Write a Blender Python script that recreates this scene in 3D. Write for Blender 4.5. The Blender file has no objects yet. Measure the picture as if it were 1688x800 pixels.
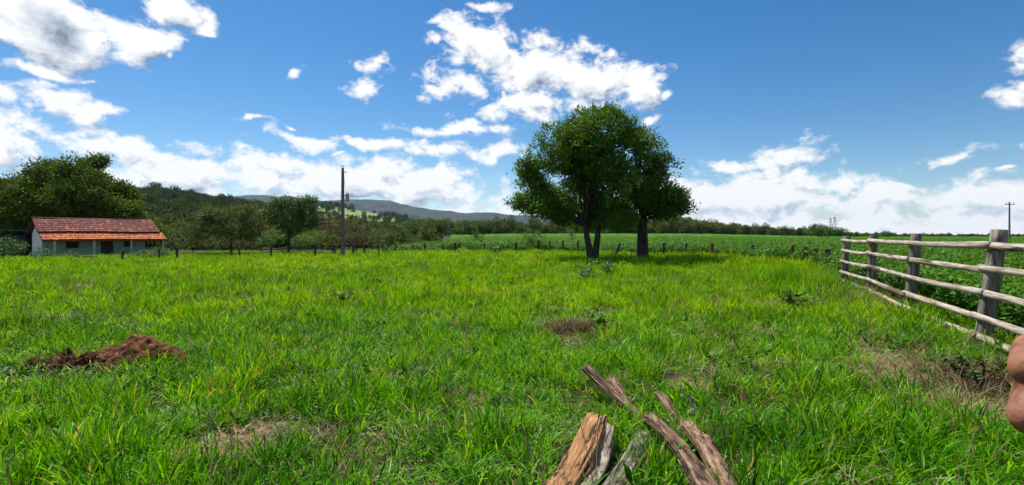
import bpy, bmesh, math, random
import numpy as np
from mathutils import Vector, Matrix, Quaternion

R = math.radians
scene = bpy.context.scene
col = scene.collection
F = 844.0            # focal length in photo pixels (1688 wide)
HOR = 389.0          # horizon row in the photo
CZ = 1.6             # eye height

# ------------------------------------------------------------------ camera
cam_d = bpy.data.cameras.new('camera')
cam = bpy.data.objects.new('camera', cam_d); col.objects.link(cam)
cam.location = (0, 0, CZ); cam.rotation_euler = (R(90), 0, 0)
cam_d.sensor_width = 36; cam_d.lens = 18
cam_d.shift_y = -(400 - HOR) / 1688.0
cam_d.clip_start = 0.02; cam_d.clip_end = 30000
scene.camera = cam

# ------------------------------------------------------------------ light
SUN_AZ, SUN_EL = R(-33), R(56)
S = Vector((math.sin(SUN_AZ) * math.cos(SUN_EL), math.cos(SUN_AZ) * math.cos(SUN_EL), math.sin(SUN_EL)))
sun_d = bpy.data.lights.new('sun', 'SUN'); sun_d.energy = 4.6; sun_d.angle = R(0.5); sun_d.color = (1, .955, .88)
sun = bpy.data.objects.new('sun', sun_d); col.objects.link(sun)
sun.rotation_euler = S.to_track_quat('Z', 'Y').to_euler(); sun.location = (-20, 20, 60)

scene.view_settings.view_transform = 'Standard'
scene.view_settings.look = 'None'
scene.view_settings.exposure = 0.7
scene.view_settings.gamma = 1.0
scene.view_settings.use_curve_mapping = False
scene.render.engine = 'CYCLES'
cy = scene.cycles
cy.max_bounces = 4; cy.diffuse_bounces = 2; cy.glossy_bounces = 2; cy.transmission_bounces = 4
cy.volume_bounces = 0; cy.transparent_max_bounces = 4
cy.caustics_reflective = False; cy.caustics_refractive = False
cy.use_denoising = True; cy.adaptive_threshold = .02

# ---- sky: Nishita air with cumulus clouds laid out by azimuth and elevation
CLOUDS = [  # px, py, rx, ry as seen in the photo; turned into angles below
 (60,30,150,62),(120,62,130,46),(228,72,100,36),(272,18,74,40),(338,46,24,24),(297,107,14,10),
 (50,108,95,14),(130,125,70,8),
 (95,152,70,27),(165,180,42,16),(120,182,70,24),(8,158,30,22),
 (90,218,100,24),(0,250,70,40),(150,240,60,22),
 (230,258,72,26),(330,248,52,18),(300,290,160,46),(430,282,75,30),(490,272,40,20),(560,300,125,42),
 (640,288,85,34),(700,315,125,38),(600,272,34,14),
 (520,232,95,9),(600,240,140,14),(740,250,100,16),(818,252,36,17),
 (750,212,98,11),(760,205,40,10),
 (795,85,70,40),(880,108,95,48),(960,140,105,42),(750,140,75,22),(770,45,40,26),(720,70,22,14),(870,168,105,24),(1040,140,55,32),
 (1066,192,20,14),(1088,150,12,10),(940,82,45,16),(795,5,32,9),(890,60,40,16),
 (598,152,28,14),(487,122,13,8),(622,104,24,10),(402,202,34,4),(485,214,16,4),(548,260,12,3),
 (1300,262,58,22),(1215,272,55,14),(1250,296,115,28),(1380,306,90,18),(1400,326,150,26),(1560,332,150,28),(1670,342,90,36),(1200,326,130,40),
 (1665,160,48,22),(1690,140,40,24),(1685,106,44,14),(1580,266,42,11),(1655,288,28,5),(1480,305,60,8)]

def build_world():
    w = bpy.data.worlds.new('World'); scene.world = w; w.use_nodes = True
    nt = w.node_tree; nt.nodes.clear()
    # ---------- node group: cloud density at (azimuth, elevation)
    def density_group(name, lite):
        g = bpy.data.node_groups.new(name, 'ShaderNodeTree')
        g.interface.new_socket('P', in_out='INPUT', socket_type='NodeSocketVector')
        g.interface.new_socket('D', in_out='OUTPUT', socket_type='NodeSocketFloat')
        N, L = g.nodes, g.links
        vm, ma, noise = mk(N, L)
        gi = N.new('NodeGroupInput'); go = N.new('NodeGroupOutput')
        P = gi.outputs['P']
        wrp = noise(P, 9.0, 1.0, .5, True)
        wv = vm('SUBTRACT', wrp, (.5, .5, .5))
        Pw = vm('MULTIPLY_ADD', wv, (.075, .06, 0), P)
        cur = None
        for px, py, rx, ry in CLOUDS:
            if lite and ry < 15: continue
            az = math.atan((px - 844) / F)
            el = math.atan((HOR - py) / F * math.cos(az))
            sa = .98 * rx / F * math.cos(az) ** 2
            se = .98 * ry / F * math.cos(az)
            k = 1.9 if ry > 60 else min(1.2, max(.7, ry / 32.0))
            ln = ma('MULTIPLY_ADD', vm('LENGTH', vm('MULTIPLY_ADD', Pw, (1 / sa, 1 / se, 0), (-az / sa, -el / se, 0))), k, -k)
            cur = ln if cur is None else ma('SMOOTH_MIN', cur, ln, .10)
        field = ma('MULTIPLY', cur, -1.0)
        # horizon bank, all the way round
        sx = N.new('ShaderNodeSeparateXYZ'); L.new(P, sx.inputs[0])
        bank_n = noise(vm('MULTIPLY', P, (1, 0, 0)), 4.0, 1.0)
        top = ma('MULTIPLY_ADD', bank_n, .085, .04)
        bank = ma('MINIMUM', ma('MULTIPLY', ma('SUBTRACT', top, sx.outputs[1]), 10.0), .95)
        # the same fair-weather cumulus goes on outside the view
        def mrange(v, a, b):
            mr = N.new('ShaderNodeMapRange'); mr.interpolation_type = 'SMOOTHSTEP'; L.new(v, mr.inputs[0]); mr.inputs[1].default_value = a; mr.inputs[2].default_value = b; return mr.outputs[0]
        outside = ma('MAXIMUM', mrange(ma('ABSOLUTE', sx.outputs[0]), .80, .95), mrange(sx.outputs[1], .44, .54))
        sc_n = noise(vm('MULTIPLY', P, (1, 1.5, 1)), 2.6, 1.0, .45)
        scat = ma('MULTIPLY', ma('SUBTRACT', sc_n, .57), 5.0)
        scat = ma('SUBTRACT', scat, ma('MULTIPLY', ma('SUBTRACT', 1.0, outside), 3.0))
        tot = ma('MAXIMUM', ma('MAXIMUM', field, bank), scat)
        Pn = vm('MULTIPLY', P, (1.0, 1.45, 1.0))
        f1 = noise(Pn, 17.0, 4.0 if lite else 4.0, .60, False, .25)
        nn = ma('MULTIPLY', ma('SUBTRACT', f1, .5), 2.4)
        if not lite: nn = ma('MULTIPLY_ADD', ma('SUBTRACT', noise(Pn, 52.0, 4.0, .62, False, .4), .5), .8, nn)
        d = ma('ADD', ma('MULTIPLY_ADD', tot, 1.15, .09), nn)
        L.new(d, go.inputs['D'])
        return g
    def mk(N, L):
        def vm(op, a, b=None, c=None):
            n = N.new('ShaderNodeVectorMath'); n.operation = op
            for i, v in enumerate((a, b, c)):
                if v is None: continue
                if isinstance(v, (tuple, list)): n.inputs[i].default_value = v
                else: L.new(v, n.inputs[i])
            return n.outputs['Value'] if op in ('LENGTH', 'DOT_PRODUCT') else n.outputs[0]
        def ma(op, a, b=None, c=None, clamp=False):
            n = N.new('ShaderNodeMath'); n.operation = op; n.use_clamp = clamp
            for i, v in enumerate((a, b, c)):
                if v is None: continue
                if isinstance(v, (int, float)): n.inputs[i].default_value = v
                else: L.new(v, n.inputs[i])
            return n.outputs[0]
        def noise(vec, scale, detail, rough=.55, colr=False, dist=0.0):
            n = N.new('ShaderNodeTexNoise'); n.noise_dimensions = '2D'; n.inputs['Scale'].default_value = scale
            n.inputs['Detail'].default_value = detail; n.inputs['Roughness'].default_value = rough
            n.inputs['Distortion'].default_value = dist
            L.new(vec, n.inputs['Vector'])
            return n.outputs['Color'] if colr else n.outputs['Fac']
        return vm, ma, noise
    full = density_group('cloud_density', False); lite = density_group('cloud_density_lit', True)
    # ---------- world tree
    N, L = nt.nodes, nt.links; vm, ma, noise = mk(N, L)
    tc = N.new('ShaderNodeTexCoord')
    sp = N.new('ShaderNodeSeparateXYZ'); L.new(tc.outputs['Generated'], sp.inputs[0])
    az = ma('ARCTAN2', sp.outputs[0], sp.outputs[1])
    el = ma('ARCSINE', sp.outputs[2])
    cb = N.new('ShaderNodeCombineXYZ'); L.new(az, cb.inputs[0]); L.new(el, cb.inputs[1])
    def grp(vec, g):
        n = N.new('ShaderNodeGroup'); n.node_tree = g; L.new(vec, n.inputs[0]); return n
    a = grp(cb.outputs[0], full)
    off = vm('ADD', cb.outputs[0], (-.012, .022, 0))
    b = grp(off, lite)
    alpha = N.new('ShaderNodeMapRange'); alpha.interpolation_type = 'SMOOTHSTEP'
    L.new(a.outputs['D'], alpha.inputs[0]); alpha.inputs[1].default_value = -.08; alpha.inputs[2].default_value = .70
    lit = ma('SUBTRACT', a.outputs['D'], b.outputs['D'])
    thick = N.new('ShaderNodeMapRange'); L.new(a.outputs['D'], thick.inputs[0])
    thick.inputs[1].default_value = 1.0; thick.inputs[2].default_value = 2.3; thick.inputs[3].default_value = 0; thick.inputs[4].default_value = 1.0
    br = ma('SUBTRACT', ma('MULTIPLY_ADD', lit, .75, .87), thick.outputs[0], clamp=True)
    rp = N.new('ShaderNodeValToRGB'); L.new(br, rp.inputs[0])
    e = rp.color_ramp.elements
    e[0].position = .0; e[0].color = (.24, .29, .37, 1)
    e[1].position = .86; e[1].color = (1.0, 1.0, 1.0, 1)
    m = e.new(.42); m.color = (.60, .67, .77, 1)
    sky = N.new('ShaderNodeTexSky'); sky.sky_type = 'NISHITA'; sky.sun_disc = False
    sky.sun_elevation = SUN_EL; sky.sun_rotation = SUN_AZ
    sky.air_density = 1.0; sky.dust_density = .25; sky.ozone_density = 2.2; sky.altitude = 600
    hs = N.new('ShaderNodeHueSaturation'); hs.inputs['Saturation'].default_value = 1.38; hs.inputs['Value'].default_value = .93
    L.new(sky.outputs[0], hs.inputs['Color'])
    STR = .072
    sc_ = N.new('ShaderNodeVectorMath'); sc_.operation = 'SCALE'; sc_.inputs['Scale'].default_value = 1.02 / 1.62 / STR
    L.new(rp.outputs[0], sc_.inputs[0])
    mx = N.new('ShaderNodeMix'); mx.data_type = 'RGBA'
    L.new(alpha.outputs[0], mx.inputs['Factor']); L.new(hs.outputs[0], mx.inputs[6]); L.new(sc_.outputs[0], mx.inputs[7])
    # below the horizon the world is never seen: plain sky
    up = ma('GREATER_THAN', sp.outputs[2], -.02)
    mx2 = N.new('ShaderNodeMix'); mx2.data_type = 'RGBA'
    L.new(up, mx2.inputs['Factor']); L.new(hs.outputs[0], mx2.inputs[6]); L.new(mx.outputs[2], mx2.inputs[7])
    bg = N.new('ShaderNodeBackground'); bg.inputs['Strength'].default_value = STR
    L.new(mx2.outputs[2], bg.inputs['Color'])
    wo = N.new('ShaderNodeOutputWorld'); L.new(bg.outputs[0], wo.inputs[0])
    w.cycles.sampling_method = 'NONE'
build_world()

# ------------------------------------------------------------------ helpers
def tag(o, label=None, cat=None, group=None, kind=None):
    if label: o['label'] = label
    if cat: o['category'] = cat
    if group: o['group'] = group
    if kind: o['kind'] = kind
    return o

def at(px, py, d):
    return Vector(((px - 844) / F * d, d, CZ - (py - HOR) / F * d))

def empty(name, loc, rz=0, label=None, cat=None, group=None):
    o = bpy.data.objects.new(name, None); col.objects.link(o)
    o.location = loc; o.rotation_euler = (0, 0, rz); o.empty_display_size = .3
    return tag(o, label, cat, group)

def mesh_data(name, V, faces, mats=(), tint=None, smooth=False):
    """faces: list of (M,k) int arrays"""
    me = bpy.data.meshes.new(name)
    V = np.asarray(V, dtype=np.float32).reshape(-1, 3)
    if not isinstance(faces, list): faces = [faces]
    faces = [np.asarray(f, dtype=np.int32) for f in faces if len(f)]
    me.vertices.add(len(V)); me.vertices.foreach_set('co', V.ravel())
    nl = sum(f.size for f in faces); npoly = sum(len(f) for f in faces)
    me.loops.add(nl); me.polygons.add(npoly)
    me.loops.foreach_set('vertex_index', np.concatenate([f.ravel() for f in faces]))
    st = []; tot = []; c = 0
    for f in faces:
        k = f.shape[1]
        st.append(c + np.arange(len(f)) * k); tot.append(np.full(len(f), k)); c += f.size
    me.polygons.foreach_set('loop_start', np.concatenate(st).astype(np.int32))
    me.polygons.foreach_set('use_smooth', np.full(npoly, bool(smooth)))
    if tint is not None:
        a = me.attributes.new('tint', 'FLOAT', 'POINT'); a.data.foreach_set('value', np.asarray(tint, dtype=np.float32))
    for m in (mats if isinstance(mats, (list, tuple)) else [mats]): me.materials.append(m)
    me.update(calc_edges=True); me.validate()
    return me

def obj(name, me, parent=None, loc=None, rot=None):
    o = bpy.data.objects.new(name, me); col.objects.link(o)
    if parent: o.parent = parent
    if loc is not None: o.location = loc
    if rot is not None: o.rotation_euler = rot
    return o

class MB:
    """collects simple shapes into one mesh"""
    def __init__(s): s.V = []; s.F = {3: [], 4: []}; s.n = 0
    def add(s, V, *fs):
        V = np.asarray(V, float).reshape(-1, 3)
        for f in fs:
            f = np.asarray(f)
            if len(f): s.F[f.shape[1]].append(f + s.n)
        s.V.append(V); s.n += len(V); return s
    def box(s, c, size, rz=0, rot=None):
        c = np.array(c); h = np.array(size) / 2
        P = np.array([[x, y, z] for z in (-1, 1) for y in (-1, 1) for x in (-1, 1)], float) * h
        M = np.array(rot if rot is not None else Matrix.Rotation(rz, 3, 'Z'))
        P = P @ M.T + c
        return s.add(P, [[0, 2, 3, 1], [4, 5, 7, 6], [0, 1, 5, 4], [2, 6, 7, 3], [0, 4, 6, 2], [1, 3, 7, 5]])
    def tube(s, pts, rad, n=8, cap=True, jit=0, rng=None, squash=None):
        pts = np.asarray(pts, float); k = len(pts); rad = np.broadcast_to(np.asarray(rad, float), (k,))
        T = np.gradient(pts, axis=0); T /= np.linalg.norm(T, axis=1)[:, None] + 1e-9
        ref = np.array([0, 0, 1.0]) if abs(T[:, 2]).mean() < .9 else np.array([1.0, 0, 0])
        A = np.cross(T, ref); A /= np.linalg.norm(A, axis=1)[:, None] + 1e-9
        B = np.cross(T, A)
        th = np.arange(n) / n * 2 * math.pi
        rr = rad[:, None] * np.ones((1, n))
        if jit: rr = rr * (1 + jit * (rng.random((k, n)) - .5))
        sq = 1.0 if squash is None else squash
        V = pts[:, None] + rr[..., None] * (np.cos(th)[None, :, None] * A[:, None] + sq * np.sin(th)[None, :, None] * B[:, None])
        idx = np.arange(k * n).reshape(k, n); nx = np.roll(idx, -1, 1)
        q = np.stack([idx[:-1], nx[:-1], nx[1:], idx[1:]], -1).reshape(-1, 4)
        V = V.reshape(-1, 3)
        tr = []
        if cap:
            V = np.vstack([V, pts[0], pts[-1]]); a, b = k * n, k * n + 1
            tr = [[a, nx[0, i], idx[0, i]] for i in range(n)] + [[b, idx[-1, i], nx[-1, i]] for i in range(n)]
        return s.add(V, q, np.array(tr, int).reshape(-1, 3))
    def ball(s, c, r, nu=12, nv=8):
        c = np.array(c, float); r = np.broadcast_to(np.array(r, float), (3,))
        V = [[0, 0, 1]]; 
        for j in range(1, nv):
            p = math.pi * j / nv
            for i in range(nu):
                t = 2 * math.pi * i / nu; V.append([math.sin(p) * math.cos(t), math.sin(p) * math.sin(t), math.cos(p)])
        V.append([0, 0, -1]); V = np.array(V) * r + c
        q = []; t3 = []
        for i in range(nu):
            t3.append([0, 1 + i, 1 + (i + 1) % nu]); e = len(V) - 1; b = 1 + (nv - 2) * nu
            t3.append([e, b + (i + 1) % nu, b + i])
            for j in range(nv - 2):
                a = 1 + j * nu; q.append([a + i, a + nu + i, a + nu + (i + 1) % nu, a + (i + 1) % nu])
        return s.add(V, q, t3)
    def data(s, name, mats, smooth=False, tint=None):
        fs = [np.vstack(v) for v in s.F.values() if v]
        return mesh_data(name, np.vstack(s.V), fs, mats, tint, smooth)
    def build(s, name, mats, parent=None, loc=None, rot=None, smooth=False):
        return obj(name, s.data(name, mats, smooth), parent, loc, rot)

# value noise
_rs = np.random.default_rng(7); _LAT = _rs.random((256, 256))
def vnoise(x, y, s=1.0, seed=0):
    x = np.asarray(x, float) / s + seed * 17.3; y = np.asarray(y, float) / s + seed * 9.7
    xi = np.floor(x).astype(int); yi = np.floor(y).astype(int); fx = x - xi; fy = y - yi
    fx = fx * fx * (3 - 2 * fx); fy = fy * fy * (3 - 2 * fy)
    g = lambda a, b: _LAT[a % 256, b % 256]
    return (g(xi, yi) * (1 - fx) + g(xi + 1, yi) * fx) * (1 - fy) + (g(xi, yi + 1) * (1 - fx) + g(xi + 1, yi + 1) * fx) * fy
def fbm(x, y, s, o=4, seed=0):
    t = 0; a = .5
    for i in range(o): t = t + a * vnoise(x, y, s / 2 ** i, seed + i); a *= .5
    return t / (1 - .5 ** o)
def sstep(a, b, x):
    t = np.clip((np.asarray(x, float) - a) / (b - a), 0, 1); return t * t * (3 - 2 * t)

def gz(x, y):
    x = np.asarray(x, float); y = np.asarray(y, float)
    n = (fbm(x, y, 3.0, 3, 3) - .5) * .16 * sstep(600, 60, y)
    drop = -.58 * sstep(12, 46, y) * sstep(-4, -24, x)
    q = x / np.maximum(y, 1.0)
    rise = 2.3 * sstep(70, 320, y) * sstep(-.34, -.18, q) * (1 - .8 * sstep(.3, .68, q))      # the crop climbs gently to its far edge
    return n + drop + rise
def gzf(x, y): return float(gz(x, y))

# ------------------------------------------------------------------ materials
def mat(name):
    m = bpy.data.materials.new(name); m.use_nodes = True
    nt = m.node_tree; nt.nodes.clear()
    out = nt.nodes.new('ShaderNodeOutputMaterial')
    return m, nt, nt.nodes, nt.links, out
def nd(N, t, **kw):
    n = N.new(t)
    for k, v in kw.items():
        if k in n.inputs: n.inputs[k].default_value = v
        else: setattr(n, k, v)
    return n
def ramp(N, L, fac, stops):
    r = N.new('ShaderNodeValToRGB'); L.new(fac, r.inputs[0]); e = r.color_ramp.elements
    e[0].position, e[0].color = stops[0][0], (*stops[0][1], 1)
    e[1].position, e[1].color = stops[-1][0], (*stops[-1][1], 1)
    for p, c in stops[1:-1]:
        x = e.new(p); x.color = (*c, 1)
    return r.outputs[0]
def mixc(N, L, fac, a, b, blend='MIX'):
    m = N.new('ShaderNodeMix'); m.data_type = 'RGBA'; m.blend_type = blend
    for i, v in ((0, fac), (6, a), (7, b)):
        if isinstance(v, (int, float)): m.inputs[i].default_value = v
        elif isinstance(v, tuple): m.inputs[i].default_value = (*v, 1)
        else: L.new(v, m.inputs[i])
    return m.outputs[2]

def leaf_mat(name, stops, trans=.35, rough=.45, tcol=(1.25, 1.15, .5), spec=.16, patch=None, inst=.25):
    """stops are picked by the 'tint' of each leaf; patch = (scale, stops) adds broad areas of another green"""
    m, nt, N, L, out = mat(name)
    at_ = nd(N, 'ShaderNodeAttribute', attribute_name='tint')
    oi = N.new('ShaderNodeObjectInfo')
    f = nd(N, 'ShaderNodeMath', operation='MULTIPLY_ADD'); L.new(oi.outputs['Random'], f.inputs[0]); f.inputs[1].default_value = inst
    L.new(at_.outputs['Fac'], f.inputs[2])
    f2 = nd(N, 'ShaderNodeMath', operation='SUBTRACT'); L.new(f.outputs[0], f2.inputs[0]); f2.inputs[1].default_value = inst / 2
    c = ramp(N, L, f2.outputs[0], stops)
    if patch:
        geo = N.new('ShaderNodeNewGeometry')
        for sc, lo, hi, pc in patch:
            n = nd(N, 'ShaderNodeTexNoise', Scale=sc, Detail=3.0); L.new(geo.outputs['Position'], n.inputs['Vector'])
            mr = nd(N, 'ShaderNodeMapRange'); L.new(n.outputs['Fac'], mr.inputs[0]); mr.inputs[1].default_value = lo; mr.inputs[2].default_value = hi
            c = mixc(N, L, mr.outputs[0], c, mixc(N, L, 1.0, c, pc, 'MULTIPLY'))
    b = nd(N, 'ShaderNodeBsdfPrincipled', Roughness=rough); L.new(c, b.inputs['Base Color']); b.inputs['Specular IOR Level'].default_value = spec
    t = N.new('ShaderNodeBsdfTranslucent'); L.new(mixc(N, L, 1.0, c, tcol, 'MULTIPLY'), t.inputs['Color'])
    mx = nd(N, 'ShaderNodeMixShader'); mx.inputs[0].default_value = trans
    L.new(b.outputs[0], mx.inputs[1]); L.new(t.outputs[0], mx.inputs[2]); L.new(mx.outputs[0], out.inputs[0])
    return m

def noise_mat(name, stops, scale=4.0, stretch=(1, 1, 1), rough=.8, bump=.4, detail=6, bdist=.02, coords='Object', spec=.25, wave=None, extra=None):
    m, nt, N, L, out = mat(name)
    tc = N.new('ShaderNodeTexCoord'); mp = N.new('ShaderNodeMapping'); mp.inputs['Scale'].default_value = stretch
    if coords == 'World':
        g = N.new('ShaderNodeNewGeometry'); L.new(g.outputs['Position'], mp.inputs[0])
    else:
        oi = N.new('ShaderNodeObjectInfo')
        ad = nd(N, 'ShaderNodeVectorMath', operation='ADD'); L.new(tc.outputs[coords], ad.inputs[0])
        cx = N.new('ShaderNodeCombineXYZ'); mu = nd(N, 'ShaderNodeMath', operation='MULTIPLY'); L.new(oi.outputs['Random'], mu.inputs[0]); mu.inputs[1].default_value = 40
        for i in range(3): L.new(mu.outputs[0], cx.inputs[i])
        L.new(cx.outputs[0], ad.inputs[1]); L.new(ad.outputs[0], mp.inputs[0])
    n = nd(N, 'ShaderNodeTexNoise', Scale=scale, Detail=float(detail), Roughness=.62); L.new(mp.outputs[0], n.inputs['Vector'])
    c = ramp(N, L, n.outputs['Fac'], stops)
    if extra:   # (scale, lo, hi, colour): blotches in the same space
        for sc, lo, hi, pc in extra:
            n2 = nd(N, 'ShaderNodeTexNoise', Scale=sc, Detail=4.0); L.new(mp.outputs[0], n2.inputs['Vector'])
            mr = nd(N, 'ShaderNodeMapRange'); L.new(n2.outputs['Fac'], mr.inputs[0]); mr.inputs[1].default_value = lo; mr.inputs[2].default_value = hi
            c = mixc(N, L, mr.outputs[0], c, pc)
    b = nd(N, 'ShaderNodeBsdfPrincipled', Roughness=rough); L.new(c, b.inputs['Base Color']); b.inputs['Specular IOR Level'].default_value = spec
    if bump:
        bp = nd(N, 'ShaderNodeBump', Strength=bump, Distance=bdist); L.new(n.outputs['Fac'], bp.inputs['Height']); L.new(bp.outputs[0], b.inputs['Normal'])
    L.new(b.outputs[0], out.inputs[0])
    return m

M = {}
GP = [(.10, .42, .60, (1.32, 1.12, .6)), (.5, .54, .68, (1.35, 1.10, .8)), (.8, .53, .63, (.50, .64, .7)), (2.6, .56, .66, (.58, .70, .7))]
M['grass'] = leaf_mat('grass_blade', [(0, (.014, .060, .004)), (.4, (.082, .285, .005)), (.8, (.20, .50, .008)), (.94, (.28, .46, .03)), (1, (.42, .37, .20))], .38, .45, (1.45, 1.25, .25), .17, GP, .45)
M['pasture_grass'] = leaf_mat('pasture_blade', [(0, (.030, .095, .003)), (.4, (.125, .31, .004)), (.8, (.26, .54, .007)), (.94, (.30, .46, .03)), (1, (.42, .37, .18))], .40, .5, (1.4, 1.28, .2), .08, GP, .4)
M['dry'] = leaf_mat('dry_straw', [(0, (.14, .095, .045)), (.5, (.27, .20, .10)), (1, (.42, .34, .19))], .25, .6, (1.1, 1, .8))
M['dead'] = leaf_mat('dead_brown_straw', [(0, (.06, .03, .02)), (.5, (.17, .10, .065)), (1, (.33, .24, .15))], .2, .6, (1.1, 1, .8))
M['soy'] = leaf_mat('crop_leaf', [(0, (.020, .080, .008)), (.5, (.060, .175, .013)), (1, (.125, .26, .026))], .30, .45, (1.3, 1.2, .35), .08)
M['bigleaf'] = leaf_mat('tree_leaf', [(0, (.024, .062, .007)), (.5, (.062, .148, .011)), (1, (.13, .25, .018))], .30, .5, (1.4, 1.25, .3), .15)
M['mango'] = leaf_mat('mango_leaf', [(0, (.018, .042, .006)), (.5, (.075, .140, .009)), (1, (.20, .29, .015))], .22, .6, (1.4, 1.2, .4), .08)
M['olive'] = leaf_mat('olive_leaf', [(0, (.045, .065, .014)), (.5, (.10, .13, .022)), (1, (.19, .20, .045))], .28, .55, (1.2, 1.1, .5))
M['midleaf'] = leaf_mat('green_leaf', [(0, (.025, .058, .009)), (.5, (.060, .120, .016)), (1, (.12, .20, .025))], .28, .5, (1.3, 1.2, .5))
M['bright'] = leaf_mat('young_leaf', [(0, (.05, .12, .014)), (.5, (.10, .20, .022)), (1, (.17, .28, .03))], .35, .45, (1.2, 1.1, .4))
M['rusty'] = leaf_mat('rusty_leaf', [(0, (.05, .032, .015)), (.45, (.10, .075, .025)), (1, (.24, .10, .04))], .25, .55, (1.1, 1, .6))
M['far'] = leaf_mat('far_leaf', [(0, (.018, .042, .009)), (.5, (.040, .075, .014)), (1, (.085, .115, .024))], .22, .6, (1.2, 1.1, .5), .08, None, .5)
M['scrub'] = leaf_mat('scrub_leaf', [(0, (.032, .065, .010)), (.5, (.080, .130, .018)), (1, (.16, .195, .03))], .25, .6, (1.2, 1.1, .5), .1, None, .6)
M['weed'] = leaf_mat('weed_leaf', [(0, (.03, .085, .02)), (.5, (.07, .16, .035)), (1, (.13, .23, .07))], .3, .45, (1.2, 1.2, .6))
M['bark'] = noise_mat('bark', [(.3, (.018, .014, .011)), (.6, (.06, .048, .038)), (.8, (.12, .10, .085))], 6, (1, 1, .25), .9, .8)
M['soil'] = noise_mat('red_soil', [(.34, (.030, .011, .006)), (.5, (.13, .050, .023)), (.66, (.29, .135, .068))], 9, (1, 1, 1.6), .95, 1.0, 8, .08, spec=.05)
M['dark_soil'] = noise_mat('dark_soil', [(.3, (.010, .009, .008)), (.7, (.04, .032, .025))], 6, rough=.95, bump=.8)
M['post'] = noise_mat('weathered_post', [(.38, (.060, .052, .042)), (.5, (.150, .134, .110)), (.62, (.27, .245, .205))], 18, (1, 1, .08), .9, 1.0, 7, .02, extra=[(4, .58, .70, (.07, .06, .045))], spec=.1)
M['post_end'] = noise_mat('post_end_grain', [(.3, (.10, .09, .08)), (.7, (.24, .22, .20))], 25, rough=.9)
M['rail'] = noise_mat('peeled_rail', [(.36, (.15, .122, .090)), (.5, (.32, .275, .215)), (.62, (.46, .41, .335))], 22, (.08, 1, 1), .85, 1.0, 7, .02, extra=[(4, .56, .68, (.12, .085, .055)), (9, .60, .66, (.06, .04, .03))], spec=.1)
M['old_post'] = noise_mat('old_grey_post', [(.35, (.022, .020, .017)), (.55, (.065, .060, .05)), (.7, (.13, .12, .10))], 12, (1, 1, .12), .9, .6)
M['red_post'] = noise_mat('reddish_post', [(.3, (.07, .03, .02)), (.7, (.17, .08, .05))], 12, (1, 1, .12), .9, .6)
M['concrete'] = noise_mat('pole_concrete', [(.3, (.10, .085, .065)), (.7, (.21, .185, .145))], 5, (1, 1, .3), .9, .2)
M['metal'] = noise_mat('grey_tank', [(.3, (.20, .23, .25)), (.7, (.34, .38, .41))], 6, rough=.5, bump=0)
M['dark'] = noise_mat('dark_inside', [(.3, (.010, .010, .010)), (.7, (.03, .026, .024))], 5, bump=0)
M['porcelain'] = noise_mat('insulator', [(.3, (.10, .07, .06)), (.7, (.16, .12, .1))], 5, rough=.3, bump=0)

def wood_mat(name, stops, sc=7, crack=(.02, .014, .01)):
    m, nt, N, L, out = mat(name)
    tc = N.new('ShaderNodeTexCoord'); oi = N.new('ShaderNodeObjectInfo')
    mp = N.new('ShaderNodeMapping'); mp.inputs['Scale'].default_value = (1, 1, .17); L.new(tc.outputs['Object'], mp.inputs[0])
    n = nd(N, 'ShaderNodeTexNoise', Scale=sc * 5.0, Detail=8.0, Roughness=.65); L.new(mp.outputs[0], n.inputs['Vector'])
    mp2 = N.new('ShaderNodeMapping'); mp2.inputs['Scale'].default_value = (1, 1, .35); L.new(tc.outputs['Object'], mp2.inputs[0])
    n2 = nd(N, 'ShaderNodeTexNoise', Scale=sc * 2.2, Detail=7.0, Roughness=.7); L.new(mp2.outputs[0], n2.inputs['Vector'])
    a = nd(N, 'ShaderNodeMath', operation='MULTIPLY_ADD'); L.new(n2.outputs['Fac'], a.inputs[0]); a.inputs[1].default_value = .45
    b2 = nd(N, 'ShaderNodeMath', operation='MULTIPLY'); L.new(n.outputs['Fac'], b2.inputs[0]); b2.inputs[1].default_value = .6; L.new(b2.outputs[0], a.inputs[2])
    c = ramp(N, L, a.outputs[0], stops)
    cr = nd(N, 'ShaderNodeMapRange'); L.new(n.outputs['Fac'], cr.inputs[0]); cr.inputs[1].default_value = .44; cr.inputs[2].default_value = .37
    c = mixc(N, L, cr.outputs[0], c, crack)
    b = nd(N, 'ShaderNodeBsdfPrincipled', Roughness=.85); L.new(c, b.inputs['Base Color']); b.inputs['Specular IOR Level'].default_value = .2
    bp = nd(N, 'ShaderNodeBump', Strength=1.0, Distance=.05); L.new(a.outputs[0], bp.inputs['Height']); L.new(bp.outputs[0], b.inputs['Normal'])
    L.new(b.outputs[0], out.inputs[0]); return m
M['tan_wood'] = wood_mat('split_tan_wood', [(.42, (.20, .09, .035)), (.53, (.36, .18, .075)), (.63, (.50, .29, .14))])
M['grey_wood'] = wood_mat('weathered_grey_wood', [(.42, (.12, .09, .065)), (.53, (.28, .23, .175)), (.63, (.46, .41, .35))])
M['bark_log'] = wood_mat('rotten_brown_log', [(.42, (.045, .023, .013)), (.53, (.17, .095, .058)), (.63, (.38, .27, .19))])
M['bark_log2'] = wood_mat('brown_log', [(.42, (.085, .045, .026)), (.53, (.25, .145, .088)), (.63, (.43, .30, .20))])
M['lichen_log'] = wood_mat('mossy_log', [(.42, (.035, .035, .018)), (.53, (.13, .125, .075)), (.63, (.34, .32, .24))])

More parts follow.
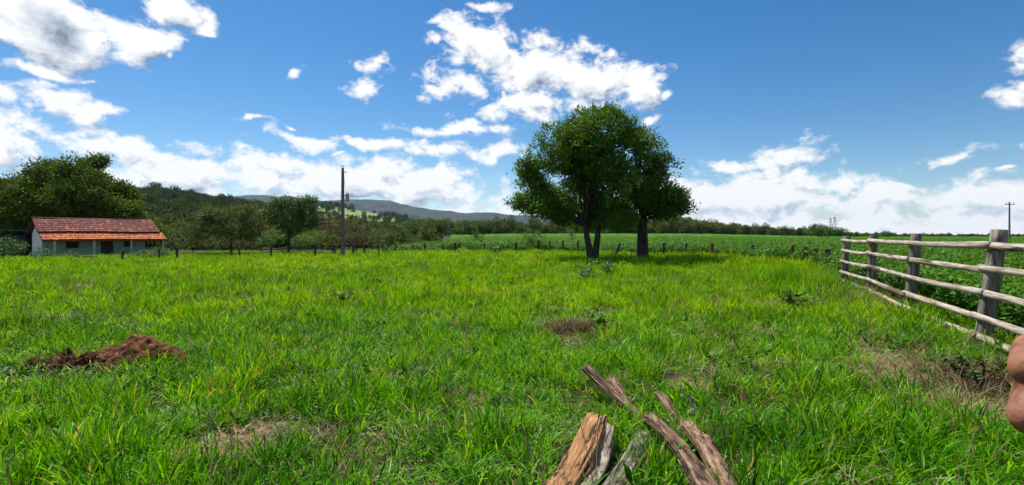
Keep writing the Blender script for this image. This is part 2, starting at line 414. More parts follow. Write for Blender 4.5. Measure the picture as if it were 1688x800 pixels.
# ------------------------------------------------------------------ ground
FENCE = [(5.9, 4.75), (7.22, 7.85), (8.47, 10.9), (10.3, 14.7), (11.6, 17.9)]   # ranch fence posts
OLD = [(14.7, 24.0), (15.5, 26.0), (16.0, 28.0), (17.0, 31.0), (15.9, 34.0), (14.4, 37.0), (11.8, 40.0), (7.6, 40.5), (.3, 48.0), (-5.0, 49.0), (-12.0, 50.0)]
def field_y(x):
    """distance of the crop's near edge at x"""
    xs = np.array([-26, -14.5, -12, -5, .3, 7.6, 11.8, 14.4, 15.3])
    ys = np.array([400, 130, 51, 50, 49, 45, 43, 40, 37.0])
    y = np.interp(x, xs, ys)
    # right of the ranch fence the crop comes right up to it
    fx = np.array([3.8, 5.9, 7.22, 8.47, 10.3, 11.6, 13.2, 15.3]); fy = np.array([0, 4.75, 7.85, 10.9, 14.7, 17.9, 22.5, 27.5])
    return y, fx, fy
def in_crop(x, y):
    yy, fx, fy = field_y(x)
    left = (x < 15.3) & (y > yy)
    fxy = np.interp(y, fy, fx) + .45
    right = (x > fxy) & (y < 37.5)
    return left | right | ((x >= 15.3) & (y > 27.5))

BARE = [  # px, py, rx, ry : worn, straw-covered patches in the meadow
 (385, 715, 75, 32), (1490, 605, 85, 34), (1580, 665, 110, 34), (1660, 690, 60, 30), (940, 556, 48, 14), (760, 655, 40, 16),
 (1440, 570, 50, 22), (1290, 505, 50, 10), (765, 516, 26, 5), (330, 735, 40, 20), (1120, 640, 60, 12), (440, 690, 50, 14),
 (1180, 500, 30, 7), (1600, 620, 70, 25)]
def bare(x, y):
    d = np.maximum(y, .3); px = 844 + F * x / d; py = HOR + F * CZ / d
    v = np.zeros_like(x)
    for cx, cy, rx, ry in BARE:
        r = np.sqrt(((px - cx) / rx) ** 2 + ((py - cy) / ry) ** 2) + (fbm(x, y, .6, 3, 5) - .5) * 1.3
        v = np.maximum(v, sstep(1.25, .55, r))
    return v

def build_ground():
    # rings of quads that grow with distance; one sheet to the horizon
    ys = np.concatenate([np.linspace(-12, 14, 150), np.geomspace(14.3, 90, 110), np.geomspace(95, 7500, 46)])
    us = np.linspace(-1, 1, 190)
    V = []
    for y in ys:
        w = 16 + 1.35 * max(y, 0) if y < 90 else 16 + 1.35 * y
        x = us * w
        V.append(np.stack([x, np.full_like(x, y), gz(x, np.full_like(x, y))], 1))
    V = np.vstack(V); n, m = len(ys), len(us)
    V[:, 2] -= .0
    i = np.arange(n * m).reshape(n, m)
    q = np.stack([i[:-1, :-1], i[:-1, 1:], i[1:, 1:], i[1:, :-1]], -1).reshape(-1, 4)
    tint = bare(V[:, 0], V[:, 1]) * (V[:, 1] > 1.5)
    m_, nt, N, L, out = mat('meadow_ground')
    a = nd(N, 'ShaderNodeAttribute', attribute_name='tint'); g = N.new('ShaderNodeNewGeometry')
    n1 = nd(N, 'ShaderNodeTexNoise', Scale=3.0, Detail=8.0); L.new(g.outputs['Position'], n1.inputs['Vector'])
    n2 = nd(N, 'ShaderNodeTexNoise', Scale=28.0, Detail=6.0); L.new(g.outputs['Position'], n2.inputs['Vector'])
    green = ramp(N, L, n1.outputs['Fac'], [(.3, (.020, .020, .008)), (.55, (.045, .048, .014)), (.75, (.085, .085, .028))])
    straw = ramp(N, L, n2.outputs['Fac'], [(.3, (.07, .045, .025)), (.5, (.20, .14, .075)), (.7, (.33, .25, .14))])
    c = mixc(N, L, a.outputs['Fac'], green, straw)
    b = nd(N, 'ShaderNodeBsdfPrincipled', Roughness=.95); L.new(c, b.inputs['Base Color']); b.inputs['Specular IOR Level'].default_value = .1
    bp = nd(N, 'ShaderNodeBump', Strength=.8, Distance=.03); L.new(n2.outputs['Fac'], bp.inputs['Height']); L.new(bp.outputs[0], b.inputs['Normal'])
    L.new(b.outputs[0], out.inputs[0])
    o = obj('ground', mesh_data('ground', V, q, m_, tint, True)); tag(o, kind='structure')
build_ground()

def hill(name, crest, d0, dc, d1, mname, seed, rough, nx=140, ny=60, z0=-2.0):
    """terrain whose crest at distance dc shows at the given (px, py)"""
    cx = np.array([c[0] for c in crest], float); cyy = np.array([c[1] for c in crest], float)
    px = np.linspace(cx[0], cx[-1], nx); t = np.linspace(0, 1, ny)
    V = []
    for p in px:
        zc = CZ - (np.interp(p, cx, cyy) - HOR) / F * dc
        d = d0 + (d1 - d0) * t
        up = sstep(d0, dc, d) * (1 - sstep(dc, d1 * 1.05, d) * .8)
        x = (p - 844) / F * d
        n = (fbm(x, d, rough[0], 4, seed) - .5) * rough[1]
        z = z0 + (zc - z0) * up + n * np.clip(zc / 60, .05, 1) * sstep(0, .25, t)
        V.append(np.stack([x, d, z], 1))
    V = np.array(V); i = np.arange(nx * ny).reshape(nx, ny)
    q = np.stack([i[:-1, :-1], i[1:, :-1], i[1:, 1:], i[:-1, 1:]], -1).reshape(-1, 4)
    o = obj(name, mesh_data(name, V.reshape(-1, 3), q, M[mname], None, True)); tag(o, kind='structure')
    return V
M['hill_forest'] = noise_mat('forested_slope', [(.3, (.012, .026, .010)), (.5, (.030, .050, .018)), (.7, (.060, .075, .026))], .06, rough=.95, bump=1.0, bdist=6.0, coords='World', detail=9)
M['ridge_forest'] = noise_mat('ridge_forest', [(.38, (.003, .010, .007)), (.5, (.008, .020, .014)), (.62, (.020, .036, .022))], .012, (1, .5, 1), .95, 1.0, 10, 25.0, 'World')
M['pasture'] = noise_mat('hill_pasture', [(.35, (.07, .13, .025)), (.5, (.13, .20, .035)), (.7, (.19, .24, .05))], .01, rough=.95, bump=.2, bdist=2.0, coords='World', extra=[(.045, .58, .66, (.03, .055, .018))])
HILL_A = hill('wooded_hill', [(-700, 318), (-200, 314), (60, 318), (250, 331), (300, 336), (350, 341), (430, 351), (500, 370), (560, 388), (620, 398)], 130, 620, 1000, 'hill_forest', 4, (160, 26))
HILL_B = hill('pasture_hill', [(330, 352), (430, 344), (520, 340), (570, 344), (630, 354), (700, 369), (790, 388), (850, 396)], 700, 1500, 2400, 'pasture', 9, (300, 18))
hill('ridge', [(-320, 329), (0, 326), (300, 322), (440, 326), (560, 332), (650, 338), (740, 347), (860, 359), (1000, 372), (1150, 384), (1300, 393)], 2300, 4200, 5600, 'ridge_forest', 2, (420, 120), 260, 90)

# ------------------------------------------------------------------ instanced ground cover
def proto_collection(name, meshes):
    c = bpy.data.collections.new(name)
    for i, me in enumerate(meshes):
        o = bpy.data.objects.new('%s_%02d' % (name, i), me); c.objects.link(o)
    return c
def scatter(name, pts, rot, scl, idx, coll, label, cat):
    me = bpy.data.meshes.new(name); n = len(pts)
    me.vertices.add(n); me.vertices.foreach_set('co', np.asarray(pts, np.float32).ravel())
    a = me.attributes.new('rot', 'FLOAT_VECTOR', 'POINT'); a.data.foreach_set('vector', np.asarray(rot, np.float32).ravel())
    scl = np.asarray(scl, np.float32)
    if scl.ndim == 1: scl = np.repeat(scl[:, None], 3, 1)
    a = me.attributes.new('scl', 'FLOAT_VECTOR', 'POINT'); a.data.foreach_set('vector', scl.ravel())
    a = me.attributes.new('idx', 'INT', 'POINT'); a.data.foreach_set('value', np.asarray(idx, np.int32))
    o = obj(name, me)
    g = bpy.data.node_groups.new(name + '_scatter', 'GeometryNodeTree')
    g.interface.new_socket('Geometry', in_out='INPUT', socket_type='NodeSocketGeometry')
    g.interface.new_socket('Geometry', in_out='OUTPUT', socket_type='NodeSocketGeometry')
    N, L = g.nodes, g.links
    gi = N.new('NodeGroupInput'); go = N.new('NodeGroupOutput')
    ci = N.new('GeometryNodeCollectionInfo'); ci.inputs['Collection'].default_value = coll
    ci.inputs['Separate Children'].default_value = True; ci.inputs['Reset Children'].default_value = True
    ip = N.new('GeometryNodeInstanceOnPoints'); ip.inputs['Pick Instance'].default_value = True
    def na(nm, ty):
        x = N.new('GeometryNodeInputNamedAttribute'); x.data_type = ty; x.inputs['Name'].default_value = nm
        return x.outputs['Attribute']
    L.new(gi.outputs[0], ip.inputs['Points']); L.new(ci.outputs[0], ip.inputs['Instance'])
    L.new(na('idx', 'INT'), ip.inputs['Instance Index']); L.new(na('rot', 'FLOAT_VECTOR'), ip.inputs['Rotation']); L.new(na('scl', 'FLOAT_VECTOR'), ip.inputs['Scale'])
    L.new(ip.outputs[0], go.inputs[0])
    md = o.modifiers.new('scatter', 'NODES'); md.node_group = g
    tag(o, label, cat, kind='stuff'); return o

def blades(rng, n, rad, L0, L1, w0, w1, seg, lean=(.15, 1.1), tlo=.1, thi=.9):
    """a tuft: n curved tapering blades"""
    a = rng.random(n) * 2 * math.pi; r = rad * np.sqrt(rng.random(n))
    base = np.stack([r * np.cos(a), r * np.sin(a), np.full(n, -.02)], 1)
    az = a + rng.normal(0, .9, n)
    Ln = rng.uniform(L0, L1, n); W = rng.uniform(w0, w1, n)
    th0 = rng.uniform(.02, .45, n); th1 = th0 + rng.uniform(lean[0], lean[1], n)
    u = np.stack([np.cos(az), np.sin(az), np.zeros(n)], 1)
    tw = rng.normal(0, .5, n)
    side = np.stack([-np.sin(az + tw), np.cos(az + tw), rng.normal(0, .25, n)], 1)
    V = []; p = base.copy(); fr = np.linspace(0, 1, seg + 1)
    prof = np.clip(1.15 * (1 - fr ** 2.2) * (.55 + fr * 1.2), 0, 1)
    for k in range(seg + 1):
        if k:
            th = th0 + (th1 - th0) * (fr[k] ** 1.3)
            p = p + (Ln / seg)[:, None] * (np.sin(th)[:, None] * u + np.cos(th)[:, None] * np.array([0, 0, 1.0]))
        if k < seg:
            V += [p - side * (W * prof[k] / 2)[:, None], p + side * (W * prof[k] / 2)[:, None]]
        else: V.append(p)
    V = np.stack(V, 1)                       # n, 2seg+1, 3
    nv = V.shape[1]; off = (np.arange(n) * nv)[:, None]
    q = np.concatenate([off + np.array([[2 * k, 2 * k + 1, 2 * k + 3, 2 * k + 2]]) for k in range(seg - 1)]) if seg > 1 else np.zeros((0, 4), int)
    t = off + np.array([[2 * seg - 2, 2 * seg - 1, 2 * seg]])
    tint = np.repeat(np.clip(rng.beta(1.2, 1.4, n) * (thi - tlo) + tlo, 0, 1), nv)
    k = rng.random(n) < .06
    tint = tint.reshape(n, nv); tint[k] = 1.0
    return V.reshape(-1, 3), [q, t], tint.ravel()

rng = np.random.default_rng(11)
def grass_protos(name, k, m, *args, **kw):
    out = []
    for i in range(k):
        V, f, t = blades(rng, *args, **kw); out.append(mesh_data(name, V, f, m, t, True))
    return proto_collection(name, out)
near_c = grass_protos('near_tuft', 9, M['grass'], 24, .12, .07, .27, .005, .013, 5, lean=(.2, 1.6))
mid_c = grass_protos('mid_tuft', 6, M['pasture_grass'], 22, .16, .14, .34, .008, .016, 3)
far_c = grass_protos('far_tuft', 5, M['pasture_grass'], 34, .32, .16, .36, .014, .026, 2)
dry_c = grass_protos('dry_tuft', 5, M['dry'], 14, .12, .10, .30, .004, .009, 3, lean=(.9, 1.6))
dead_c = grass_protos('dead_tuft', 4, M['dead'], 26, .16, .12, .32, .004, .010, 3, lean=(.9, 1.7))

# things that must stay clear of grass: (x, y, radius)
CLEAR = []
def frustum_pts(n_per_m2, d0, d1, margin=1.13):
    A = margin * (d1 * d1 - d0 * d0); n = int(A * n_per_m2)
    d = np.sqrt(rng.random(n) * (d1 * d1 - d0 * d0) + d0 * d0); x = (rng.random(n) * 2 - 1) * margin * d
    return x, d
def hgt(x, y):
    h = np.clip(.40 + 1.0 * (fbm(x, y, 2.2, 3, 21) - .15) + 2.2 * (fbm(x, y, .55, 2, 31) - .5), .22, 2.2)
    h *= 1 + .35 * np.exp(-((x + 4.5) ** 2 / 6 + (y - 4.2) ** 2 / 3))         # lush corner at the left
    h *= 1 + .7 * np.exp(-((x - 9.0) ** 2 / 3 + (y - 15.5) ** 2 / 12))        # uncut grass by the fence end
    h *= 1 + 1.1 * sstep(4, 9, x) * sstep(15, 20, y) * sstep(40, 33, y) * sstep(.35, .6, fbm(x, y, 2.5, 2, 55))   # rank growth before the stub posts
    return h
def grass_zone(name, coll, dens, d0, d1, k, label, sc=1.0, low=1.0, fade=None, rise=None):
    x, y = frustum_pts(dens, d0, d1)
    b = bare(x, y); keep = (rng.random(len(x)) > b * .76) & ~in_crop(x, y)
    # ragged cover: thin spots
    thin = sstep(.52, .34, fbm(x, y, .8, 3, 41))
    keep &= rng.random(len(x)) > thin * .68
    fx_ = np.interp(y, [f[1] for f in FENCE], [f[0] for f in FENCE]); nf = (y < 17) & (np.abs(x - fx_ + .25) < .4)
    keep &= ~(nf & (rng.random(len(x)) < .72))
    for cx, cy_, r in CLEAR: keep &= ((x - cx) ** 2 + (y - cy_) ** 2) > r * r
    if fade: keep &= rng.random(len(x)) > sstep(*fade, y)
    if rise: keep &= rng.random(len(x)) < sstep(*rise, y)
    # the house plot
    keep &= ~((x < -36) & (y > 49 + (x + 46) * .5) & (y > 46))
    x, y, b = x[keep], y[keep], b[keep]
    h = hgt(x, y) * (1 - .55 * b) * sc * low * rng.uniform(.75, 1.25, len(x))
    lx = (fbm(x, y, 1.1, 2, 71) - .5) * 2.2; ly = (fbm(x, y, 1.1, 2, 77) - .5) * 2.2      # laid over by wind and cattle, clump by clump
    rot = np.stack([lx + rng.normal(0, .25, len(x)), ly + rng.normal(0, .25, len(x)), rng.random(len(x)) * 6.283], 1)
    w = sc * rng.uniform(.85, 1.2, len(x))
    scatter(name, np.stack([x, y, gz(x, y)], 1), rot, np.stack([w, w, h], 1), rng.integers(0, k, len(x)), coll, label, 'grass')
CLEAR += [(-4.78, 6.5, .34), (-5.5, 6.35, .1)]

# ------------------------------------------------------------------ crop of broad leaved plants
def leaf_quads(C, A, Wd, Ln, W, fold=.25, rng=rng):
    """C base, A axis (unit), Wd width dir (unit): pointed oval leaf of 2 quads (6 verts)"""
    up = np.cross(A, Wd)
    Ln = Ln[:, None]; W = W[:, None]
    V = np.stack([C, C + A * Ln * .32 + Wd * W * .5 + up * W * fold, C + A * Ln * .36, C + A * Ln * .32 - Wd * W * .5 + up * W * fold, C + A * Ln - up * Ln * .12], 1)
    off = (np.arange(len(C)) * 5)[:, None]
    q = np.concatenate([off + np.array([[0, 1, 4, 2]]), off + np.array([[0, 2, 4, 3]])])
    return V.reshape(-1, 3), q, 5
def unit(v): return v / (np.linalg.norm(v, axis=1)[:, None] + 1e-9)
def crop_proto(seed, n=70, rad=.32, h=.62, ls=.13):
    r = np.random.default_rng(seed)
    a = r.random(n) * 6.283; rr = rad * np.sqrt(r.random(n)); z = h * (.25 + .75 * r.random(n) ** .6) * (1 - .35 * (rr / rad) ** 2)
    C = np.stack([rr * np.cos(a), rr * np.sin(a), z], 1)
    az = a + r.normal(0, 1.0, n); dip = r.normal(-.15, .35, n)
    A = unit(np.stack([np.cos(az) * np.cos(dip), np.sin(az) * np.cos(dip), np.sin(dip)], 1))
    Wd = unit(np.cross(A, np.stack([r.normal(0, .35, n), r.normal(0, .35, n), np.ones(n)], 1)))
    V, q, k = leaf_quads(C, A, Wd, ls * r.uniform(.7, 1.25, n), ls * .72 * r.uniform(.8, 1.2, n))
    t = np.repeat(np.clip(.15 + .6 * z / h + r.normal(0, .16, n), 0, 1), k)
    # stems
    mb = MB(); mb.V.append(V); mb.F[4].append(q); mb.n = len(V)
    for j in range(5):
        b = np.array([r.normal(0, .1), r.normal(0, .1), -.05]); e = b + np.array([r.normal(0, .12), r.normal(0, .12), h * .8])
        mb.tube([b, e], [.006, .004], 3, False)
    t = np.concatenate([t, np.full(mb.n - len(t), .3)])
    return mb.data('crop_plant', M['soy'], False, t)
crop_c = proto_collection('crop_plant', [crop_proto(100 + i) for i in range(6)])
def crop():
    P = []; 
    for dens, d0, d1, sc in ((5.0, 3.5, 22, 1.0), (3.2, 22, 48, 1.15), (2.2, 48, 90, 1.4), (.9, 90, 150, 2.0)):
        x, y = frustum_pts(dens, d0, d1, 1.12)
        # sown in rows that run away to the right
        u = (x * .94 - y * .34); row = np.round(u / (.62 * sc)) * .62 * sc + rng.normal(0, .07, len(x)); 
        du = row - u; x = x + du * .94; y = y - du * .34
        k = in_crop(x, y) & (y > 2)
        x, y = x[k], y[k]; s = sc * rng.uniform(.85, 1.2, len(x)) * (.8 + .35 * fbm(x, y, 9, 2, 61))
        zs = np.minimum(s, 1.3) * rng.uniform(.8, 1.45, len(x))
        P.append((x, y, s, zs))
    x = np.concatenate([p[0] for p in P]); y = np.concatenate([p[1] for p in P]); s = np.concatenate([p[2] for p in P]); zs = np.concatenate([p[3] for p in P])
    rot = np.stack([rng.normal(0, .06, len(x)), rng.normal(0, .06, len(x)), rng.random(len(x)) * 6.283], 1)
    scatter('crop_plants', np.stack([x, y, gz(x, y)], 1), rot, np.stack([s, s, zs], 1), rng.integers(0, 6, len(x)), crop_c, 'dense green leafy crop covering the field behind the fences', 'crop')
    # the closed canopy far out
    us = np.linspace(-1, 1, 240); ds = np.concatenate([np.geomspace(110, 330, 90)]); V = []
    for d in ds:
        xl = np.interp(d, [110, 130, 330], [-14.5, -15.5, -40]); xr = 1.25 * d
        x = xl + (us + 1) / 2 * (xr - xl)
        z = .50 + (rng.random(len(x)) - .5) * .55 + gz(x, np.full_like(x, d))
        V.append(np.stack([x, np.full_like(x, d), z], 1))
    V = np.vstack(V); n, m = len(ds), len(us); i = np.arange(n * m).reshape(n, m)
    q = np.stack([i[:-1, :-1], i[:-1, 1:], i[1:, 1:], i[1:, :-1]], -1).reshape(-1, 4)
    M['canopy'] = noise_mat('far_crop', [(.35, (.020, .075, .007)), (.5, (.058, .165, .013)), (.65, (.115, .235, .02))], .9, rough=.9, spec=.02, bump=.8, bdist=.4, coords='World', detail=6)
    tag(obj('crop_field', mesh_data('crop_field', V, q, M['canopy'], None, False)), kind='structure')
crop()

# ------------------------------------------------------------------ trees
def crown_mesh(name, lobes, m, rng, dens, leaf, k=6, aspect=.45, inner=.55, gap=.25, droop=.15, sc_noise=1.2, spread=.55):
    """lobes: (centre xyz, radii xyz). Leaves in little bunches through the outer shell of the lobes."""
    Vs = []; qs = []; ts = []; n0 = 0
    for c, r in lobes:
        c = np.array(c); r = np.array(r)
        area = 4 * math.pi * ((r[0] * r[1]) ** 1.6 / 3 + (r[0] * r[2]) ** 1.6 / 3 + (r[1] * r[2]) ** 1.6 / 3) ** (1 / 1.6)
        n = int(area * dens) + 3
        d = unit(rng.normal(size=(n, 3)))
        # bumpy surface: bunch the crown into billows and leave gaps
        b = fbm(d[:, 0] * 3 + c[0], d[:, 1] * 3 + d[:, 2] * 2.3 + c[2], sc_noise, 3, int(rng.integers(0, 90)))
        rad = inner + (1 - inner) * rng.random(n) ** .5
        P = c + d * r * (rad * (.72 + .55 * b))[:, None]
        keep = b + rng.normal(0, .08, n) > gap
        P, d, b, rad = P[keep], d[keep], b[keep], rad[keep]; n = len(P)
        nrm = unit(d / r)
        P = np.repeat(P, k, 0); nn = np.repeat(nrm, k, 0); N_ = len(P)
        A = unit(nn * .6 + rng.normal(0, .75, (N_, 3)) + np.array([0, 0, .15 - droop]))
        Wd = unit(np.cross(A, unit(nn * .5 + np.array([0, 0, .8]) + rng.normal(0, .5, (N_, 3)))))
        C = P + rng.normal(0, leaf * spread, (N_, 3)) * np.array([1, 1, .75])
        V, q, kk = leaf_quads(C, A, Wd, leaf * rng.uniform(.7, 1.3, N_), leaf * aspect * rng.uniform(.8, 1.2, N_), .18)
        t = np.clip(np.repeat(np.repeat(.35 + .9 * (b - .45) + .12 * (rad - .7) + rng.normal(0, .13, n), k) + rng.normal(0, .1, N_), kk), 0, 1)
        Vs.append(V); qs.append(q + n0); ts.append(t); n0 += len(V)
    return mesh_data(name, np.vstack(Vs), np.vstack(qs), m, np.concatenate(ts), False)

def limb(mb, a, b, ra, rb, rng, n=7, seg=7, wob=.06):
    a = np.array(a, float); b = np.array(b, float); t = np.linspace(0, 1, seg)[:, None]
    L_ = np.linalg.norm(b - a)
    p = a + (b - a) * t + np.sin(t * math.pi) * (rng.normal(0, wob * L_, 3) + np.array([0, 0, .05 * L_])) + rng.normal(0, wob * .15 * L_, (seg, 3)) * np.sin(t * math.pi)
    mb.tube(p, ra + (rb - ra) * t[:, 0], n, True, .15, rng)

def tree_px(name, label, d, trunk_px, base_py, lobes_px, m, leaf, dens, k=6, trunk_r=.15, seed=1, stems=None, depth=1.0, group=None, cat='tree', bark='bark', sub=0, **kw):
    """crown lobes (px, py, rx, ry[, dy]) are measured in the photo and turned into metres at distance d"""
    r = np.random.default_rng(seed)
    bx = (trunk_px - 844) / F * d; base = Vector((bx, d, gzf(bx, d)))
    root = empty(name, base, 0, label, cat, group)
    lob = []
    for l in lobes_px:
        fs = .93 if sub else 1.0
        c = at(l[0], l[1], d) - base; rx = fs * l[2] / F * d; rz = fs * l[3] / F * d
        dy = (l[4] / F * d) if len(l) > 4 else r.normal(0, .3 * depth) * rx
        lob.append(((c.x, c.y + dy, c.z), (rx, max(rx * .85, rz * .6) * depth, rz)))
    if sub:
        new = []
        for c, rr in lob:
            c = np.array(c); rr = np.array(rr); new.append((c, rr * .62))
            for dv in unit(r.normal(size=(sub, 3)) * [1, 1, .8] + [0, 0, .15]): new.append((c + dv * rr * r.uniform(.58, .80), rr * r.uniform(.38, .55)))
        lob2 = new
    else: lob2 = lob
    cr = obj('crown', crown_mesh('crown', lob2, m, r, dens, leaf, k, **kw), root)
    mb = MB(); stems = stems or [(0, 0)]
    low = min(c[2] - rr[2] * .3 for c, rr in lob)
    for sx, ex in stems:
        top = np.array([sx + ex, r.normal(0, .1), max(low, .25 * max(c[2] for c, _ in lob))])
        h = top[2]
        mb.tube([[sx * .4, 0, -.25], [sx * .5, 0, .05], [sx * .75, 0, h * .35], [sx + ex * .6, 0, h * .7], top],
                [trunk_r * 1.5, trunk_r * 1.2, trunk_r, trunk_r * .9, trunk_r * .75], 10, True, .12, r)
        for c, rr in lob:
            e = np.array(c) + r.normal(0, .2, 3) * np.array(rr)
            if len(stems) == 1 or (e[0] - (sx + ex)) * (1 if sx >= 0 else -1) > -1.5:
                limb(mb, top - np.array([0, 0, .1]), e, trunk_r * .55, trunk_r * .12, r, 6)
                for j in range(2):
                    e2 = np.array(c) + unit(r.normal(size=(1, 3)))[0] * np.array(rr) * .75
                    limb(mb, top + (e - top) * .55, e2, trunk_r * .25, trunk_r * .06, r, 5, 5)
    mb.build('trunk', M[bark], root, smooth=True)
    return root

# the big dark pair in the middle
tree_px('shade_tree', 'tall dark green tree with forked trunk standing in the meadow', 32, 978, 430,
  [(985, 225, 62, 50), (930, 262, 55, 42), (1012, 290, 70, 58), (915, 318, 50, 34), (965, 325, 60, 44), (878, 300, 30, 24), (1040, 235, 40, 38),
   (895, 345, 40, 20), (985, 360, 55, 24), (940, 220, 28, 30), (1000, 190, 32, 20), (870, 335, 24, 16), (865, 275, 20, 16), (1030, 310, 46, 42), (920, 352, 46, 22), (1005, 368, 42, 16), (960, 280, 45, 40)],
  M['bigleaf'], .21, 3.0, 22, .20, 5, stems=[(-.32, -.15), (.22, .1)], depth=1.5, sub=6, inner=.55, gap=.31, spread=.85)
tree_px('shade_tree', 'thick trunked dark tree close behind the forked one, on its right', 34, 1059, 428,
  [(1070, 270, 45, 45), (1090, 310, 45, 38), (1060, 330, 50, 35), (1112, 335, 26, 26), (1030, 350, 30, 18), (1050, 225, 32, 28), (1085, 350, 35, 14)],
  M['bigleaf'], .21, 3.0, 22, .36, 6, depth=1.4, sub=6, inner=.55, gap=.31, spread=.85)
# mango behind the house
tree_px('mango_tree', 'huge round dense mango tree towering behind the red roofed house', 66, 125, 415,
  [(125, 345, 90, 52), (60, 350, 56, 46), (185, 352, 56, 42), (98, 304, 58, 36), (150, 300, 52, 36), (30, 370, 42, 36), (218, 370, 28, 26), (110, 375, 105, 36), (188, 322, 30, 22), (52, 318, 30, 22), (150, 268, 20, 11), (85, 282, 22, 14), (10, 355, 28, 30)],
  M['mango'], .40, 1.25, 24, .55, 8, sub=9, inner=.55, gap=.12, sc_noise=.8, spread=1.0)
tree_px('savanna_tree', 'loose olive brown tree with one bare trunk right of the house', 56, 381, 417,
  [(385, 355, 40, 20), (345, 372, 42, 24), (415, 375, 28, 20), (380, 382, 50, 18), (310, 382, 34, 18), (350, 350, 20, 12)],
  M['olive'], .26, 1.7, 16, .14, 12, sub=5, inner=.45, gap=.32, spread=.9)
tree_px('savanna_tree', 'taller domed green tree between the house and the power pole', 62, 476, 412,
  [(475, 345, 38, 24), (445, 358, 26, 20), (508, 350, 24, 20), (480, 372, 42, 18), (455, 335, 18, 12), (500, 332, 20, 12), (520, 368, 16, 14)],
  M['midleaf'], .26, 1.8, 16, .15, 13, sub=5, inner=.45, gap=.3, spread=.9)
tree_px('young_tree', 'small bright green round tree in front of the domed tree', 46, 447, 421,
  [(447, 388, 17, 11), (438, 393, 11, 9), (458, 393, 10, 9)], M['bright'], .15, 7, 6, .05, 14, inner=.4, gap=.25)
tree_px('young_tree', 'low pale green tree left of the power pole', 47, 519, 417,
  [(519, 390, 20, 10), (528, 384, 12, 8), (508, 396, 12, 8)], M['bright'], .16, 6, 6, .06, 15, inner=.35, gap=.34)
tree_px('shrub', 'rusty red topped shrub just left of the power pole', 52, 548, 416,
  [(545, 370, 25, 14), (560, 385, 22, 14), (533, 388, 18, 14)], M['rusty'], .2, 4.5, 6, .08, 16, inner=.4, gap=.3, cat='shrub')
tree_px('shrub', 'dark maroon shrub just right of the power pole', 54, 587, 416,
  [(585, 384, 18, 18), (596, 392, 12, 12), (576, 396, 14, 12)], M['rusty'], .2, 5, 6, .08, 17, inner=.5, gap=.25, cat='shrub')
tree_px('young_tree', 'leafy pale green sapling standing behind the power pole', 50, 552, 417,
  [(552, 396, 14, 10), (545, 402, 12, 8)], M['bright'], .15, 6, 6, .05, 18, inner=.35, gap=.32)
tree_px('sapling', 'thin dark leaved sapling right of the power pole', 34, 624, 430,
  [(622, 395, 12, 9), (628, 406, 14, 8), (618, 405, 10, 7), (638, 411, 9, 4), (610, 400, 6, 5)], M['midleaf'], .15, 8, 6, .03, 19, inner=.3, gap=.34)
tree_px('tree', 'dark upright tree standing out at the far end of the field', 150, 681, 392,
  [(681, 372, 12, 9), (675, 380, 10, 8), (688, 380, 9, 8)], M['midleaf'], .5, 1.4, 6, .25, 20, inner=.5, gap=.25)
tree_px('sapling', 'dark leaved young tree leaning in the crop beside the wire fence', 64, 790, 406,
  [(783, 386, 8, 6), (789, 391, 9, 6), (794, 396, 7, 4)], M['midleaf'], .22, 5, 6, .06, 21, inner=.4, gap=.25)
tree_px('shrub', 'round dark bush under the left side of the big tree', 50, 876, 410,
  [(875, 388, 17, 13), (866, 395, 12, 9), (888, 394, 10, 10)], M['bigleaf'], .18, 6, 6, .08, 22, inner=.5, gap=.22, cat='shrub')
tree_px('young_tree', 'tiny yellow green tree in the crop left of the forked trunk', 58, 943, 402,
  [(943, 382, 6, 4.5), (943, 389, 5, 5)], M['bright'], .2, 7, 6, .05, 23, inner=.4, gap=.2)
tree_px('shrub', 'green bush at the left edge below the mango tree', 46, 6, 424,
  [(0, 404, 26, 14), (22, 410, 14, 10), (-30, 400, 26, 16)], M['weed'], .2, 5.5, 6, .06, 24, inner=.5, gap=.2, cat='shrub')
tree_px('shrub', 'bush growing against the far end of the house', 60, 292, 416,
  [(292, 395, 18, 16), (280, 405, 14, 10)], M['midleaf'], .22, 4.5, 6, .07, 25, inner=.5, gap=.25, cat='shrub')
for i, (px, py, rx, ry, d, mm, lb) in enumerate([
  (318, 402, 22, 11, 66, 'olive', 'olive bush under the loose olive brown tree, nearest the house'), (352, 405, 22, 10, 67, 'midleaf', 'dark bush just left of the bare olive tree trunk'),
  (405, 402, 22, 12, 67, 'olive', 'olive bush just right of the bare olive tree trunk'), (430, 400, 20, 13, 70, 'midleaf', 'dark bush behind the small bright round tree'),
  (495, 402, 18, 12, 66, 'midleaf', 'dark bush right of the domed tree trunk'), (612, 392, 18, 12, 70, 'olive', 'olive bush behind the thin sapling'),
  (640, 388, 20, 10, 90, 'olive', 'wide olive bush at the left corner of the crop'), (575, 375, 26, 14, 80, 'olive', 'tall olive bush far behind the power pole')]):
    tree_px('shrub', lb, d, px, 412, [(px, py - 4, rx, ry), (px - rx * .5, py, rx * .6, ry * .8), (px + rx * .55, py - 1, rx * .6, ry * .8)], M[mm], .24, 3.6, 6, .06, 40 + i, inner=.45, gap=.28, cat='shrub', group='shrubs along the back of the meadow')
tree_px('tree', 'broad flat topped dark tree on the right horizon', 230, 1350, 393,
  [(1345, 381, 22, 7), (1368, 382, 18, 7), (1350, 375, 14, 5), (1385, 383, 12, 5)], M['bigleaf'], .7, 1.0, 6, .4, 60, inner=.5, gap=.2)
tree_px('tree', 'small round tree on the right horizon above the plank fence', 280, 1460, 393,
  [(1460, 386, 9, 3.5), (1455, 388, 7, 3)], M['midleaf'], .8, 1.0, 6, .3, 61, inner=.5, gap=.2)
